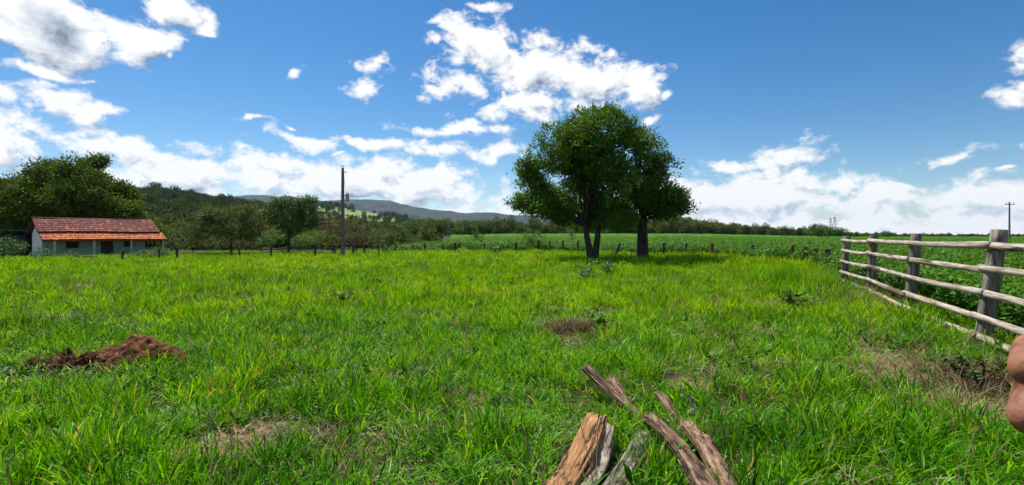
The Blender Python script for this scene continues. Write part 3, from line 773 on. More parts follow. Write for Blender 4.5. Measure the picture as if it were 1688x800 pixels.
tree_px('tree', 'umbrella shaped lone tree breaking the wooded hill skyline', 600, 257, 318,
  [(257, 305, 9, 3.5), (262, 307, 6, 2.5)], M['far'], 1.2, .5, 6, .5, 62, inner=.5, gap=.2)

# woodland far behind: crowns one cannot tell apart
def far_proto(seed, mm='far'):
    r = np.random.default_rng(seed)
    lob = [((0, 0, 3.4), (2.2, 2.2, 1.7))] + [((r.normal(0, 1.2), r.normal(0, 1.2), 3.2 + r.normal(0, .8)), (1.3, 1.3, 1.1)) for _ in range(5)]
    me = crown_mesh('far_crown', lob, M[mm], r, 2.6, .55, 3, .6, .6, .25)
    return me
far_trees = proto_collection('far_crown', [far_proto(300 + i) for i in range(6)])
scrub_trees = proto_collection('scrub_crown', [far_proto(320 + i, 'scrub') for i in range(6)])
def woodland(name, x, y, z, s, label):
    rot = np.stack([np.zeros(len(x)), np.zeros(len(x)), rng.random(len(x)) * 6.283], 1)
    sz = s * rng.uniform(.75, 1.25, len(x))
    scatter(name, np.stack([x, y, z], 1), rot, np.stack([s, s, sz], 1), rng.integers(0, 6, len(x)), scrub_trees if name == 'scrub_belt' else far_trees, label, 'woodland')
# on the wooded hill
def hill_pts(H, n, t0=.02, t1=.75):
    nx, ny, _ = H.shape; i = rng.random(n) * (nx - 1.01); j = (t0 + (t1 - t0) * rng.random(n) ** .7) * (ny - 1.01)
    a, b = i.astype(int), j.astype(int); f, g = (i - a)[:, None], (j - b)[:, None]
    return (H[a, b] * (1 - f) + H[a + 1, b] * f) * (1 - g) + (H[a, b + 1] * (1 - f) + H[a + 1, b + 1] * f) * g
p = hill_pts(HILL_A, 9000); p = p[(p[:, 0] / p[:, 1] > -1.2)]
woodland('hill_woodland', p[:, 0], p[:, 1], p[:, 2] - .8, rng.uniform(.9, 2.1, len(p)), 'dense woodland covering the near left hill')
p = hill_pts(HILL_B, 700, .02, .55); k = fbm(p[:, 0], p[:, 1], 120, 2, 7) > .52; p = p[k]
woodland('pasture_woodland', p[:, 0], p[:, 1], p[:, 2] - .5, rng.uniform(1.6, 3.0, len(p)), 'scattered trees and thickets on the pale green hill')
# belts beyond the meadow and beyond the crop
px = rng.uniform(180, 720, 520); d = rng.uniform(80, 150, 520); x = (px - 844) / F * d
woodland('scrub_belt', x, d, gz(x, d) - .4, rng.uniform(.5, .9, 520) * np.interp(px, [180, 420, 560, 720], [1.0, .8, .6, .6]), 'scrubby woodland behind the meadow, left of the crop')
px = rng.uniform(600, 1010, 700); d = rng.uniform(200, 420, 700); k = d > np.interp(px, [600, 700, 1010], [150, 240, 335]); px, d = px[k], d[k]; x = (px - 844) / F * d
woodland('scrub_belt', x, d, gz(x, d) - .4, rng.uniform(.8, 1.6, len(x)), 'low dark scrub along the far edge of the crop, below the blue ridge')
px = rng.uniform(1000, 1760, 1100); d = rng.uniform(335, 560, 1100); x = (px - 844) / F * d
hh = np.interp(px, [1000, 1110, 1200, 1300, 1400, 1500, 1760], [1.9, 1.9, 1.35, .95, .6, .45, .4])
woodland('scrub_belt', x, d, gz(x, d) - .4, hh * rng.uniform(.75, 1.2, len(x)), 'long low tree belt along the right horizon')

# ------------------------------------------------------------------ house
def house():
    u = np.array([.61, .79]); u /= np.linalg.norm(u); n = np.array([u[1], -u[0]])
    o2 = np.array([-48.7, 52.0]); g0 = -.62
    root = empty('house', (o2[0], o2[1], g0), math.atan2(u[1], u[0]), 'long low house with red tiled roof and pale mint walls', 'house')
    # local frame: x along the ridge, -y to the front, z up from the ground
    RZ, BZ, EZ = 4.0, 2.62, 1.82      # ridge, break, veranda eave
    wall = M['wall'] = noise_mat('mint_plaster', [(.3, (.20, .30, .255)), (.6, (.29, .42, .365)), (.8, (.35, .48, .42))], 1.2, rough=.9, bump=.1, extra=[(.8, .60, .75, (.22, .27, .22))])
    white = noise_mat('whitewash', [(.3, (.50, .54, .54)), (.7, (.72, .75, .75))], 1.5, rough=.9, bump=.1)
    x0, x1, yf, yb = .35, 9.0, -2.35, 2.2
    t = .18
    # front wall with openings
    ops = [(2.1, 3.2, .95, 1.75), (5.0, 6.1, 0, 2.0), (7.0, 7.9, 1.0, 1.7)]
    mb = MB(); xs = sorted({x0, x1} | {o[0] for o in ops} | {o[1] for o in ops})
    for a, b in zip(xs[:-1], xs[1:]):
        op = [o for o in ops if o[0] <= a and b <= o[1]]
        segs = [(-.3, 2.5)] if not op else [s for s in ((-.3, op[0][2]), (op[0][3], 2.5)) if s[1] - s[0] > .01 and not (op[0][2] == 0 and s[0] < 0)]
        for z0, z1 in segs: mb.box(((a + b) / 2, yf + t / 2, (z0 + z1) / 2), (b - a, t, z1 - z0))
    mb.build('front_wall', wall, root)
    # gables and back wall
    for nm, x, mm in (('gable_wall', x0 + t / 2, white), ('gable_wall', x1 - t / 2, wall)):
        V = []; 
        for xx in (x - t / 2, x + t / 2):
            V += [[xx, yf + t, -.3], [xx, yb, -.3], [xx, yb, 2.5], [xx, 0, 3.80], [xx, yf + t, 2.5]]
        mb = MB(); mb.add(V, [[0, 4, 2, 1], [5, 6, 7, 9]], [[4, 3, 2], [9, 7, 8]]); mb.add(V, [[i, (i + 1) % 5, (i + 1) % 5 + 5, i + 5] for i in range(5)])
        mb.build(nm, mm, root)
    MB().box(((x0 + x1) / 2, yb + t / 2, 1.1), (x1 - x0, t, 2.8)).build('back_wall', wall, root)
    MB().box(((x0 + x1) / 2, (yf + yb) / 2, -.1), (x1 - x0 - .4, yb - yf - .4, .1)).build('floor', M['dark_soil'], root)
    M['post_trim'] = noise_mat('worn_trim', [(.3, (.20, .22, .18)), (.7, (.36, .38, .33))], 6, rough=.9, bump=.1)
    wood = noise_mat('dark_shutter', [(.3, (.03, .020, .018)), (.7, (.075, .05, .042))], 8, (3, 1, .3), .8, .2)
    for a, b, z0, z1 in (ops[0], ops[2]):
        w = empty('window', ((a + b) / 2, yf + .10, (z0 + z1) / 2)); w.parent = root
        for k in (-1, 1): MB().box((k * (b - a) / 4, 0, 0), ((b - a) / 2 - .03, .04, z1 - z0 - .04)).build('shutter', wood, w)
        for k in (-1, 1): MB().box((k * (b - a) / 2, -.10, 0), (.07, .06, z1 - z0 + .06)).build('frame', M['post_trim'], w)
        MB().box((0, -.10, (z1 - z0) / 2 + .065), (b - a + .07, .06, .07)).build('frame', M['post_trim'], w)
        MB().box((0, -.07, -(z1 - z0) / 2 - .04), (b - a + .16, .2, .08)).build('sill', wall, w)
    a, b, z0, z1 = ops[1]
    dr = MB().box(((a + b) / 2, yf + .11, 1.0), (b - a - .04, .05, 1.98)).build('door', wood, root)
    MB().box((b - .2, yf + .06, 1.0), (.04, .06, .12)).build('handle', M['metal'], dr)
    # tiles: rows of half-round clay tiles
    def tiles(name, xa, xb, ya, za, yb_, zb, m, seed):
        r = np.random.default_rng(seed); L_ = math.hypot(yb_ - ya, zb - za); nrow = max(2, round(L_ / .40)); ncol = round((xb - xa) / .21)
        ax = np.array([0, (yb_ - ya) / L_, (zb - za) / L_]); nn = np.array([0, -ax[2], ax[1]]); nn = nn if nn[2] > 0 else -nn
        Vs, fs, ts, n0 = [], [], [], 0
        th = np.linspace(0, math.pi, 6)
        for c in range(ncol):
            for rr in range(nrow):
                s0 = rr * L_ / nrow - .02; s1 = s0 + L_ / nrow + .06
                w0 = .098; w1 = .115; cx = xa + (c + .5) * (xb - xa) / ncol + r.normal(0, .008)
                lift0 = .015; lift1 = .05 + r.normal(0, .006)
                base = np.array([cx, ya, za])
                A = np.stack([base + ax * s0 + nn * (lift0 + .055 * math.sin(q)) + np.array([math.cos(q) * w0, 0, 0]) for q in th])
                B = np.stack([base + ax * s1 + nn * (lift1 + .065 * math.sin(q)) + np.array([math.cos(q) * w1, 0, 0]) for q in th])
                C = B - nn * .018
                Vs.append(np.vstack([A, B, C])); k = len(th)
                fs.append(np.array([[i, i + 1, k + i + 1, k + i] for i in range(k - 1)] + [[k + i, k + i + 1, 2 * k + i + 1, 2 * k + i] for i in range(k - 1)]) + n0); n0 += 3 * k
                ts.append(np.full(3 * k, r.beta(1.6, 1.6)))
        # old rafters sag a little between the walls
        sag = lambda P: P + np.stack([np.zeros(len(P)), np.zeros(len(P)), (fbm(P[:, 0], P[:, 1] * .6, 2.2, 2, 15) - .5) * .13], 1)
        Vs = [sag(v) for v in Vs]
        # the pan under them
        pv = np.array([[xa, ya, za], [xb, ya, za], [xb, yb_, zb], [xa, yb_, zb]]); pv = pv - nn * .05; pv2 = pv - nn * .09
        Vs += [pv, pv2]; fs.append(np.array([[0, 1, 2, 3], [4, 7, 6, 5], [0, 4, 5, 1], [1, 5, 6, 2], [2, 6, 7, 3], [3, 7, 4, 0]]) + n0); ts.append(np.full(8, .15))
        return mesh_data(name, np.vstack(Vs), np.vstack(fs), m, np.concatenate(ts), False)
    def tile_mat(name, stops, dirt):
        m, nt, N, L, out = mat(name)
        a = nd(N, 'ShaderNodeAttribute', attribute_name='tint'); tc = N.new('ShaderNodeTexCoord')
        c = ramp(N, L, a.outputs['Fac'], stops)
        n = nd(N, 'ShaderNodeTexNoise', Scale=1.3, Detail=7.0, Roughness=.7); L.new(tc.outputs['Object'], n.inputs['Vector'])
        mr = nd(N, 'ShaderNodeMapRange'); L.new(n.outputs['Fac'], mr.inputs[0]); mr.inputs[1].default_value = dirt[0]; mr.inputs[2].default_value = dirt[1]
        c = mixc(N, L, mr.outputs[0], c, dirt[2])
        b = nd(N, 'ShaderNodeBsdfPrincipled', Roughness=.9); L.new(c, b.inputs['Base Color']); L.new(b.outputs[0], out.inputs[0]); return m
    old = tile_mat('old_clay_tile', [(0, (.07, .016, .012)), (.45, (.17, .030, .018)), (.8, (.30, .065, .034)), (1, (.46, .17, .09))], (.50, .66, (.09, .022, .018)))
    new = tile_mat('orange_clay_tile', [(0, (.26, .045, .014)), (.4, (.46, .105, .024)), (.8, (.58, .19, .045)), (1, (.66, .30, .10))], (.56, .70, (.26, .07, .035)))
    def bend(o): return o
    rf = obj('roof', tiles('roof', -.05, 10.35, 0, RZ, -2.6, BZ, old, 1), root); tag(rf, 'dark weathered upper roof slope', kind='stuff')
    tag(obj('roof', tiles('roof', -.05, 10.35, 0, RZ, 2.7, BZ, old, 2), root), kind='stuff')
    ver = obj('veranda_roof', tiles('veranda_roof', .05, 10.6, -2.45, BZ - .12, -3.95, EZ, new, 3), root); tag(ver, 'brighter orange veranda tiles', kind='stuff')
    mb = MB(); r = np.random.default_rng(4)
    for i in range(27): mb.tube([[-.08 + i * .388, 0, RZ + .0], [-.08 + i * .388 + .41, 0, RZ + .03]], [.12, .13], 8, True)
    mb.build('ridge_tile', old, root)
    for x in (1.0, 4.1, 7.3, 10.3):
        MB().box((x, -3.8, .75), (.17, .17, 2.1)).build('veranda_post', noise_mat('post_paint', [(.3, (.28, .34, .27)), (.7, (.42, .48, .38))], 3, rough=.9, bump=.1) if x < 2 else bpy.data.materials['post_paint'], root)
    MB().box((5.3, -3.80, EZ - .13), (10.4, .10, .12)).build('veranda_beam', wood, root)
    MB().box((4.9, -3.0, -.12), (9.6, 1.9, .3)).build('veranda_step', noise_mat('cement', [(.3, (.16, .16, .14)), (.7, (.28, .28, .25))], 3), root)
house()
# little outbuilding behind the house, at the left
def shed():
    p = Vector((at(26, 0, 60).x, 60, -.62))
    root = empty('shed', p, R(20), 'dark blue lean-to with a pale sheet roof, left of the house', 'shed')
    blue = noise_mat('dark_blue_board', [(.3, (.012, .014, .030)), (.7, (.03, .034, .06))], 4, (4, 4, .4), .8, .2)
    for sx in (-1.25, 1.25):
        for sy in (-.8, .8): MB().box((sx, sy, 1.3), (.12, .12, 2.9)).build('corner_post', blue, root)
    for z in range(7): MB().box((0, -.86, .25 + z * .33), (2.5, .04, .315)).build('board', blue, root)
    for sx in (-1.3, 1.3): MB().box((sx, 0, 1.2), (.04, 1.7, 2.5)).build('side_wall', blue, root)
    mb = MB(); xs = np.linspace(-1.7, 1.7, 40); V = []
    for y, z in ((-1.2, 2.85), (1.2, 3.0)):
        for k in (0, -.02): V += [[x, y, z + k + .025 * math.sin(i * 1.6)] for i, x in enumerate(xs)]
    n = len(xs); q = []
    for i in range(n - 1): q += [[i, i + 1, 2 * n + i + 1, 2 * n + i], [n + i, 3 * n + i, 3 * n + i + 1, n + i + 1], [i, n + i, n + i + 1, i + 1], [2 * n + i, 2 * n + i + 1, 3 * n + i + 1, 3 * n + i]]
    mb.add(V, q); mb.build('sheet_roof', noise_mat('pale_sheet', [(.3, (.45, .50, .52)), (.7, (.62, .66, .68))], 2, rough=.5, bump=0), root)
shed()

# ------------------------------------------------------------------ poles
def utility_pole():
    d = 42; b = at(565, 0, d); z = gzf(b.x, d); top = at(565, 277, d).z - z
    root = empty('utility_pole', (b.x, d, z), R(12), 'tapering concrete power pole with a small transformer', 'utility pole')
    for s in (-1, 1):     # double-T section: two flanges and a web
        MB().tube([[s * .11, 0, -.4], [s * .055, 0, top]], [.075, .05], 4, True).build('flange', M['concrete'], root)
    V = [[-.12, -.045, -.4], [.12, -.045, -.4], [.07, -.035, top - .02], [-.07, -.035, top - .02], [-.12, .045, -.4], [.12, .045, -.4], [.07, .035, top - .02], [-.07, .035, top - .02]]
    MB().add(V, [[0, 1, 2, 3], [4, 7, 6, 5], [0, 4, 5, 1], [1, 5, 6, 2], [2, 6, 7, 3], [3, 7, 4, 0]]).build('web', M['concrete'], root)
    for s in (-1, 1):
        i = MB().tube([[s * .08, 0, top - .02], [s * .08, 0, top + .1]], [.02, .02], 6).build('pin', M['metal'], root)
        MB().tube([[s * .08, 0, top + .08], [s * .08, 0, top + .12], [s * .08, 0, top + .16], [s * .08, 0, top + .22]], [.05, .03, .05, .025], 8).build('insulator', M['porcelain'], i)
    MB().box((.1, -.1, top - .35), (.5, .06, .06)).build('bracket', M['metal'], root)
    tz = at(0, 325, d).z - z
    tr = MB().tube([[.36, 0, tz - .34], [.36, 0, tz - .3], [.36, 0, tz + .24], [.36, 0, tz + .28]], [.12, .155, .155, .12], 14).build('transformer', M['metal'], root, smooth=False)
    for k in (-.06, .06): MB().tube([[.36 + k, 0, tz + .27], [.36 + k, 0, tz + .34], [.36 + k, 0, tz + .42]], [.035, .022, .02], 6).build('bushing', M['porcelain'], tr)
    MB().box((.2, 0, tz + .1), (.12, .06, .06)).build('mount', M['metal'], root)
    pts = [[.1, -.1, top - .35], [.14, -.1, top - 1.2], [.30, -.02, tz + .40]]
    MB().tube(pts, .012, 5).build('lead_wire', M['dark'], root)
utility_pole()
def far_pole():
    d = 105; b = at(1664, 0, d); top = at(0, 333, d).z
    root = empty('utility_pole', (b.x, d, 0), R(-20), 'distant thin power pole with a cross arm above the plank fence', 'utility pole')
    MB().tube([[0, 0, -.3], [0, 0, top]], [.2, .13], 8).build('pole', M['concrete'], root)
    MB().box((0, -.16, top - .5), (1.5, .12, .14)).build('cross_arm', M['bark'], root)
    for s in (-.65, 0, .65): MB().tube([[s, -.16, top - .45], [s, -.16, top - .15]], [.05, .04], 6).build('insulator', M['porcelain'], root)
far_pole()
def pylon(px, ty, d, label):
    b = at(px, 0, d); top = at(0, ty, d).z
    root = empty('pylon', (b.x, d, 0), .4, label, 'pylon', 'far lattice pylons on the right horizon')
    def leg(z): return 1.9 * (1 - z / top) + .35
    zs = np.linspace(0, top * .96, 8)
    for sx in (-1, 1):
        for sy in (-1, 1): MB().tube([[sx * leg(z), sy * leg(z), z] for z in zs], .12, 4).build('leg', M['metal'], root)
    mb = MB()
    for a, c in zip(zs[:-1], zs[1:]):
        for sy in (-1, 1):
            mb.tube([[-leg(a), sy * leg(a), a], [leg(c), sy * leg(c), c]], .07, 3); mb.tube([[leg(a), sy * leg(a), a], [-leg(c), sy * leg(c), c]], .07, 3)
            mb.tube([[sy * leg(a), -leg(a), a], [sy * leg(c), leg(c), c]], .07, 3)
    mb.build('bracing', M['metal'], root)
    for z in (.72, .86): MB().box((0, 0, top * z), (5.0 if z < .8 else 3.6, .2, .2)).build('cross_arm', M['metal'], root)
pylon(1369, 358, 520, 'left one of two faint lattice pylons above the flat topped tree')
pylon(1376, 356, 480, 'right one of two faint lattice pylons above the flat topped tree')

# ------------------------------------------------------------------ plank fence at the right
def ranch_fence():
    r = np.random.default_rng(3)
    root = empty('ranch_fence', (FENCE[1][0], FENCE[1][1], 0), 0, 'grey log post fence with five pale peeled pole rails', 'fence')
    org = np.array([FENCE[1][0], FENCE[1][1], 0])
    pos = FENCE + []; u = unit(np.array([[FENCE[4][0] - FENCE[0][0], FENCE[4][1] - FENCE[0][1]]]))[0]
    rad = [.105, .108, .105, .105, .11]
    lean = [(.2, .03), (.30, .05), (.16, .03), (.09, 0), (.12, 0)]
    tops = [1.62, at(0, 380, 7.85).z, at(0, 386, 10.9).z, at(0, 389, 14.7).z, at(0, 390, 17.9).z]
    P = []
    for (x, y), ra, (lx, ly), tp in zip(pos, rad, lean, tops):
        g = gzf(x, y); n = 12; zz = np.linspace(-.35, tp - g, n)
        pts = np.stack([lx * zz / (tp - g) + r.normal(0, .003, n), ly * zz / (tp - g) + r.normal(0, .003, n), zz], 1)
        rr = ra * (1.06 - .08 * np.linspace(0, 1, n)) * (1 + r.normal(0, .012, n))
        mb = MB(); mb.tube(np.vstack([pts, pts[-1] + [0, 0, .012]]), np.append(rr, rr[-1] * .9), 18, True, .05, r)
        mb.build('post', M['post'], root, loc=(x - org[0], y - org[1], g), smooth=True)
        P.append((np.array([x, y, g]), np.array([lx, ly, 0]) / tp, ra))
    side = np.array([-u[1], u[0], 0])        # towards the camera
    zs = [1.45, 1.09, .72, .35, .07]
    for i in range(len(P) - 1):
        for j, z in enumerate(zs):
            a = P[i][0] * [1, 1, 0] + P[i][1] * z + [0, 0, z + r.normal(0, .012)]; b = P[i + 1][0] * [1, 1, 0] + P[i + 1][1] * z + [0, 0, z + r.normal(0, .012)]
            s = .085 + (.03 if (i + j) % 2 else .0)
            a = a + side * s; b = b + side * s; dirv = unit((b - a)[None])[0]; a = a - dirv * .14; b = b + dirv * .14
            L_ = np.linalg.norm(b - a); n = 16; t = np.linspace(0, 1, n)
            y = r.normal(0, .01) * np.sin(t * math.pi) + .012 * np.cumsum(r.normal(0, .09, n)); zc = -abs(r.normal(0, .018)) * np.sin(t * math.pi) + .012 * np.cumsum(r.normal(0, .09, n))
            y -= np.linspace(y[0], y[-1], n); zc -= np.linspace(zc[0], zc[-1], n)
            r0, r1 = (.062, .050) if (i + j) % 2 else (.051, .062)
            rr = (r0 + (r1 - r0) * t) * (1 + r.normal(0, .018, n)) * (.95 if j else 1.0)
            mb = MB(); mb.tube(np.stack([t * L_, y, zc], 1), rr, 12, True, .08, r)
            o = mb.build('rail', M['rail'], root, loc=a - org, smooth=True)
            o.rotation_euler = Vector(dirv).to_track_quat('X', 'Z').to_euler()
ranch_fence()

# old posts of the wire fence along the crop
def old_posts(root, rows, seed):
    r = np.random.default_rng(seed); o0 = root.location
    tops = []
    for px, ty, d, w, lean, m in rows:
        p = at(px, ty, d); g = gzf(p.x, d); h = p.z - g; n = 7; zz = np.linspace(-.3, h, n); ra = w / F * d / 2
        pts = np.stack([lean * zz / h + r.normal(0, .012, n), r.normal(0, .012, n), zz], 1)
        mb = MB(); mb.tube(pts, ra * (1 + r.normal(0, .08, n)), 8, True, .25, r)
        # axe-cut slanting top
        V = mb.V[0]; V[-10:, 2] += np.linspace(-.05, .05, 10)
        mb.build('post', M[m], root, loc=(p.x - o0[0], d - o0[1], g - o0[2]))
        tops.append((np.array([p.x, d, g]), h))
    return tops
def wires(root, tops, hs=(.45, .75, 1.02)):
    o0 = np.array(root.location)
    for f in hs:
        pts = []
        for a, b in zip(tops[:-1], tops[1:]):
            for t in np.linspace(0, 1, 5)[:-1]:
                q = a[0] + (b[0] - a[0]) * t; pts.append(q + [0, -.08, f - .05 * math.sin(t * math.pi)])
        pts.append(tops[-1][0] + [0, -.08, f]); MB().tube(np.array(pts) - o0, .004, 3).build('wire', M['old_post'], root)
a = at(1238, 0, 34)
rt = empty('post_row', (a.x, 34, 0), 0, 'row of weathered stub posts in tall grass left of the plank fence', 'fence')
old_posts(rt, [(1364, 411, 24, 9.5, .02, 'old_post'), (1347, 409, 26, 7, -.05, 'old_post'), (1326, 407, 28, 8, .03, 'old_post'), (1307, 404, 31, 7, -.02, 'red_post'), (1238, 404, 34, 6.5, .12, 'old_post'), (1173, 401, 37, 5, .05, 'red_post')], 5)
a = at(1050, 0, 40)
rt = empty('wire_fence', (a.x, 40, 0), 0, 'short run of thin crooked posts and wire behind the big trees', 'fence')
tp = old_posts(rt, [(1173, 402, 38.5, 3, .0, 'old_post'), (1130, 401, 40, 3.5, .08, 'old_post'), (1092, 400, 40, 4.5, .12, 'old_post'), (1012, 402, 38, 5, .45, 'old_post'), (952, 397, 46, 3.5, .05, 'old_post'), (927, 397, 47, 3.5, .05, 'old_post'), (907, 398, 47, 3, -.05, 'old_post'), (888, 396, 47.5, 4.5, 0, 'old_post'), (850, 400, 48, 4, .02, 'old_post')], 6)
wires(rt, tp)
a = at(700, 0, 50)
rt = empty('wire_fence', (a.x, 50, 0), 0, 'wire fence of short dark posts along the crop left of the big tree', 'fence')
tp = old_posts(rt, [(799, 402, 48, 3.2, 0, 'old_post'), (757, 400, 49, 4, .02, 'old_post'), (750, 400, 48, 3.6, -.03, 'old_post'), (730, 403, 49, 3.5, .05, 'old_post'), (701, 402, 49, 3.8, -.04, 'old_post'), (680, 404, 50, 3, .05, 'old_post'), (652, 402, 50, 3, 0, 'old_post'), (602, 404, 47, 4, -.12, 'old_post'), (582, 403, 47, 4, .05, 'old_post'), (552, 404, 47, 3.5, -.04, 'old_post'), (519, 403, 47, 4, .05, 'old_post')], 7)
wires(rt, tp)
a = at(330, 0, 45)
rt = empty('wire_fence', (a.x, 45, -.45), 0, 'sparse dark posts and wire from the house towards the domed tree', 'fence')
tp = old_posts(rt, [(447, 406, 46, 3.5, 0, 'old_post'), (395, 408, 47, 3, -.05, 'old_post'), (292, 408, 44, 4, -.02, 'old_post'), (262, 410, 45, 3, .03, 'old_post'), (201, 413, 43, 4, .12, 'old_post')], 8)
wires(rt, tp, (.4, .7, .95))

# ------------------------------------------------------------------ logs in the foreground
def log(label, A, B, r0, r1, m, seed, squash=.8, cut=0.0, knob=None, n=70, k=44, bend=.03, gnarl=.16):
    """a rough log from A to B; the mesh runs along local z"""
    r = np.random.default_rng(seed); A = Vector(A); B = Vector(B); L_ = (B - A).length
    t = np.linspace(0, 1, n); th = np.arange(k) / k * 6.2832
    T, H = np.meshgrid(t, th, indexing='ij')
    rad = (r0 + (r1 - r0) * T)
    nz = fbm(np.cos(H) * 1.3 + seed, T * L_ * 1.6 + np.sin(H) * 1.3, .5, 4, seed)
    flute = fbm(np.cos(H) * 2.4 + 3 + seed, np.sin(H) * 2.4 + T * L_ * .35, .35, 3, seed + 3)
    rad = rad * (1 + gnarl * 2.2 * (nz - .5) + gnarl * 2.6 * (flute - .5))
    groove = fbm(np.cos(H) * 5 + 7 + seed, np.sin(H) * 5 + T * L_ * .5, .30, 2, seed + 9)
    rad = rad * (1 - gnarl * 1.1 * sstep(.48, .30, groove)) * (1 + .05 * (fbm(H * 2, T * L_ * 9, .5, 3, seed) - .5))
    if knob: rad = rad * (1 + .5 * np.exp(-((T - knob) ** 2) / .002) * np.clip(np.cos(H - 1.2), 0, 1))
    x = rad * np.cos(H); y = rad * np.sin(H) * squash
    if cut: y = np.where(y > cut * r0, cut * r0 + (y - cut * r0) * .12, y)
    cx = bend * np.sin(T * math.pi * 1.1); cy_ = bend * .6 * np.sin(T * 5 + seed)
    z = T * L_
    jag = (fbm(np.cos(H) * 3, np.sin(H) * 3 + seed, .6, 2, seed) - .5) * r0 * 1.6
    z = np.where(T > .999, z + jag, z); z = np.where(T < .001, z + jag, z)
    V = np.stack([x + cx, y + cy_, z], -1).reshape(-1, 3)
    i = np.arange(n * k).reshape(n, k); nx = np.roll(i, -1, 1)
    q = np.stack([i[:-1], nx[:-1], nx[1:], i[1:]], -1).reshape(-1, 4)
    c0 = V[:k].mean(0) + [0, 0, .01]; c1 = V[-k:].mean(0) - [0, 0, .02]
    V = np.vstack([V, c0, c1]); tr = [[n * k, nx[0, j], i[0, j]] for j in range(k)] + [[n * k + 1, i[-1, j], nx[-1, j]] for j in range(k)]
    o = obj('log', mesh_data('log', V, [q, np.array(tr)], M[m], None, True)); o.location = A
    o.rotation_euler = (B - A).to_track_quat('Z', 'Y').to_euler()
    tag(o, label, 'log', 'old logs piled in the foreground grass')
    return o
def gp(px, py, z=0.0):
    d = (CZ - z) * F / (py - HOR); return Vector(((px - 844) / F * d, d, z))
log('thick orange tan split log lying leftmost in the pile', gp(983, 694, .19), gp(905, 830, .13), .088, .10, 'tan_wood', 1, .8, .35, None)
log('pale grey split log pressed against the orange tan one', gp(1000, 706, .17), gp(945, 832, .10), .058, .07, 'grey_wood', 2, .85, .3)
log('thin dark splintered log sticking up farthest back', gp(966, 606, .28), gp(1062, 700, .05), .048, .05, 'bark_log', 3, .75, gnarl=.3)
log('short tan stub beside the splintered log', gp(1008, 626, .22), gp(1040, 690, .05), .05, .045, 'bark_log2', 4, .85, n=40, gnarl=.15)
log('mossy grey log sunk in grass in the middle of the pile', gp(1062, 718, .05), gp(1000, 835, .05), .085, .09, 'lichen_log', 5, .85)
log('rotten dark brown log with cracked bark, right of centre', gp(1072, 690, .16), gp(1185, 832, .12), .056, .074, 'bark_log', 6, .9, gnarl=.22)
log('rounded lighter brown log lying rightmost in the pile', gp(1132, 704, .13), gp(1213, 826, .10), .052, .070, 'bark_log2', 7, .95, .0, .35, gnarl=.12)
log('broken pale log end poking up behind the rotten dark log', gp(1086, 656, .16), gp(1124, 716, .04), .05, .05, 'bark_log2', 8, .9, n=34, gnarl=.25)
log('small lichen grey stump end in the grass behind the pile', gp(1132, 655, .12), gp(1140, 690, .0), .05, .05, 'lichen_log', 9, .9, n=26, gnarl=.25)
log('tiny brown stub at the very back of the pile', gp(1026, 606, .13), gp(1030, 628, .0), .035, .04, 'bark_log2', 10, .9, n=20)
CLEAR += [(.55, 3.7, .22), (.45, 3.4, .22), (1.18, 3.8, .18), (1.35, 3.5, .2), (1.25, 3.35, .2), (.85, 3.55, .12), (.72, 4.6, .14), (1.5, 3.6, .15)]

# ------------------------------------------------------------------ earth heaps
def mound(name, label, c, rx, ry, h, m, seed, cat='mound', n=46, bumps=.35):
    r = np.random.default_rng(seed); rr = np.linspace(0, 1, n // 2); th = np.arange(n) / n * 6.2832
    Rr, T = np.meshgrid(rr, th, indexing='ij'); x = Rr * np.cos(T); y = Rr * np.sin(T)
    edge = 1 + .5 * (fbm(np.cos(T) * 2 + seed, np.sin(T) * 2, 1, 3, seed) - .5)
    X = x * rx * edge; Y = y * ry * edge
    prof = (1 - Rr ** 2) ** .8
    nn = fbm(X + seed, Y, rx * .5, 5, seed)
    Z = h * prof * (.55 + bumps * 2.4 * (nn - .25)) + (fbm(X, Y, .08, 2, seed + 2) - .5) * .05 * (prof > 0) - .05
    V = np.stack([X, Y, Z], -1).reshape(-1, 3); k = n; m_ = len(rr); i = np.arange(m_ * k).reshape(m_, k); nx = np.roll(i, -1, 1)
    q = np.stack([i[:-1], i[1:], nx[1:], nx[:-1]], -1).reshape(-1, 4)
    o = obj(name, mesh_data(name, V, q, M[m], None, False)); o.location = (c[0], c[1], gzf(c[0], c[1])); tag(o, label, cat)
    o.data.polygons.foreach_set('use_smooth', np.ones(len(o.data.polygons), bool)); return o
mound('soil_heap', 'heap of crumbly red brown earth in the left foreground grass', (-4.78, 6.40), .78, .46, .36, 'soil', 3, n=110, bumps=.5)
mound('soil_heap', 'small orange brown earth clod left of the bigger heap', (-5.50, 6.25), .20, .2, .30, 'soil', 5)
a = gp(281, 437, -.3)
mound('burnt_patch', 'flat black burnt spot in the meadow before the house', (a.x, a.y), .62, .3, .22, 'dark_soil', 7, 'burnt patch')
a = gp(940, 552)
mound('dead_grass_heap', 'small brown heap of dead grass in the middle of the meadow', (a.x, a.y), .38, .22, .16, 'dark_soil', 8, 'grass heap')

def crumbs():
    ps = []
    for i in range(4):
        r = np.random.default_rng(500 + i); mb = MB(); mb.ball((0, 0, 0), (1, .8, .7), 8, 6); V = mb.V[0]; mb.V[0] = V * (1 + r.normal(0, .18, (len(V), 1)))
        ps.append(mb.data('crumb', M['soil'], False))
    c = proto_collection('crumb', ps); n = 420
    a = rng.random(n) * 6.283; rad = .35 + .75 * rng.random(n) ** 1.4
    x = -4.85 + rad * np.cos(a) * .95; y = 6.36 + rad * np.sin(a) * .62
    s_ = rng.gamma(2.0, .012, n) + .008
    lift = np.clip(.30 * (1 - (rad / .75) ** 2), 0, .25)
    scatter('soil_crumbs', np.stack([x, y, gz(x, y) + lift * .4 + .02], 1), rng.random((n, 3)) * 6.28, s_, rng.integers(0, 4, n), c, 'loose red earth crumbs strewn round the big soil heap', 'soil')
crumbs()
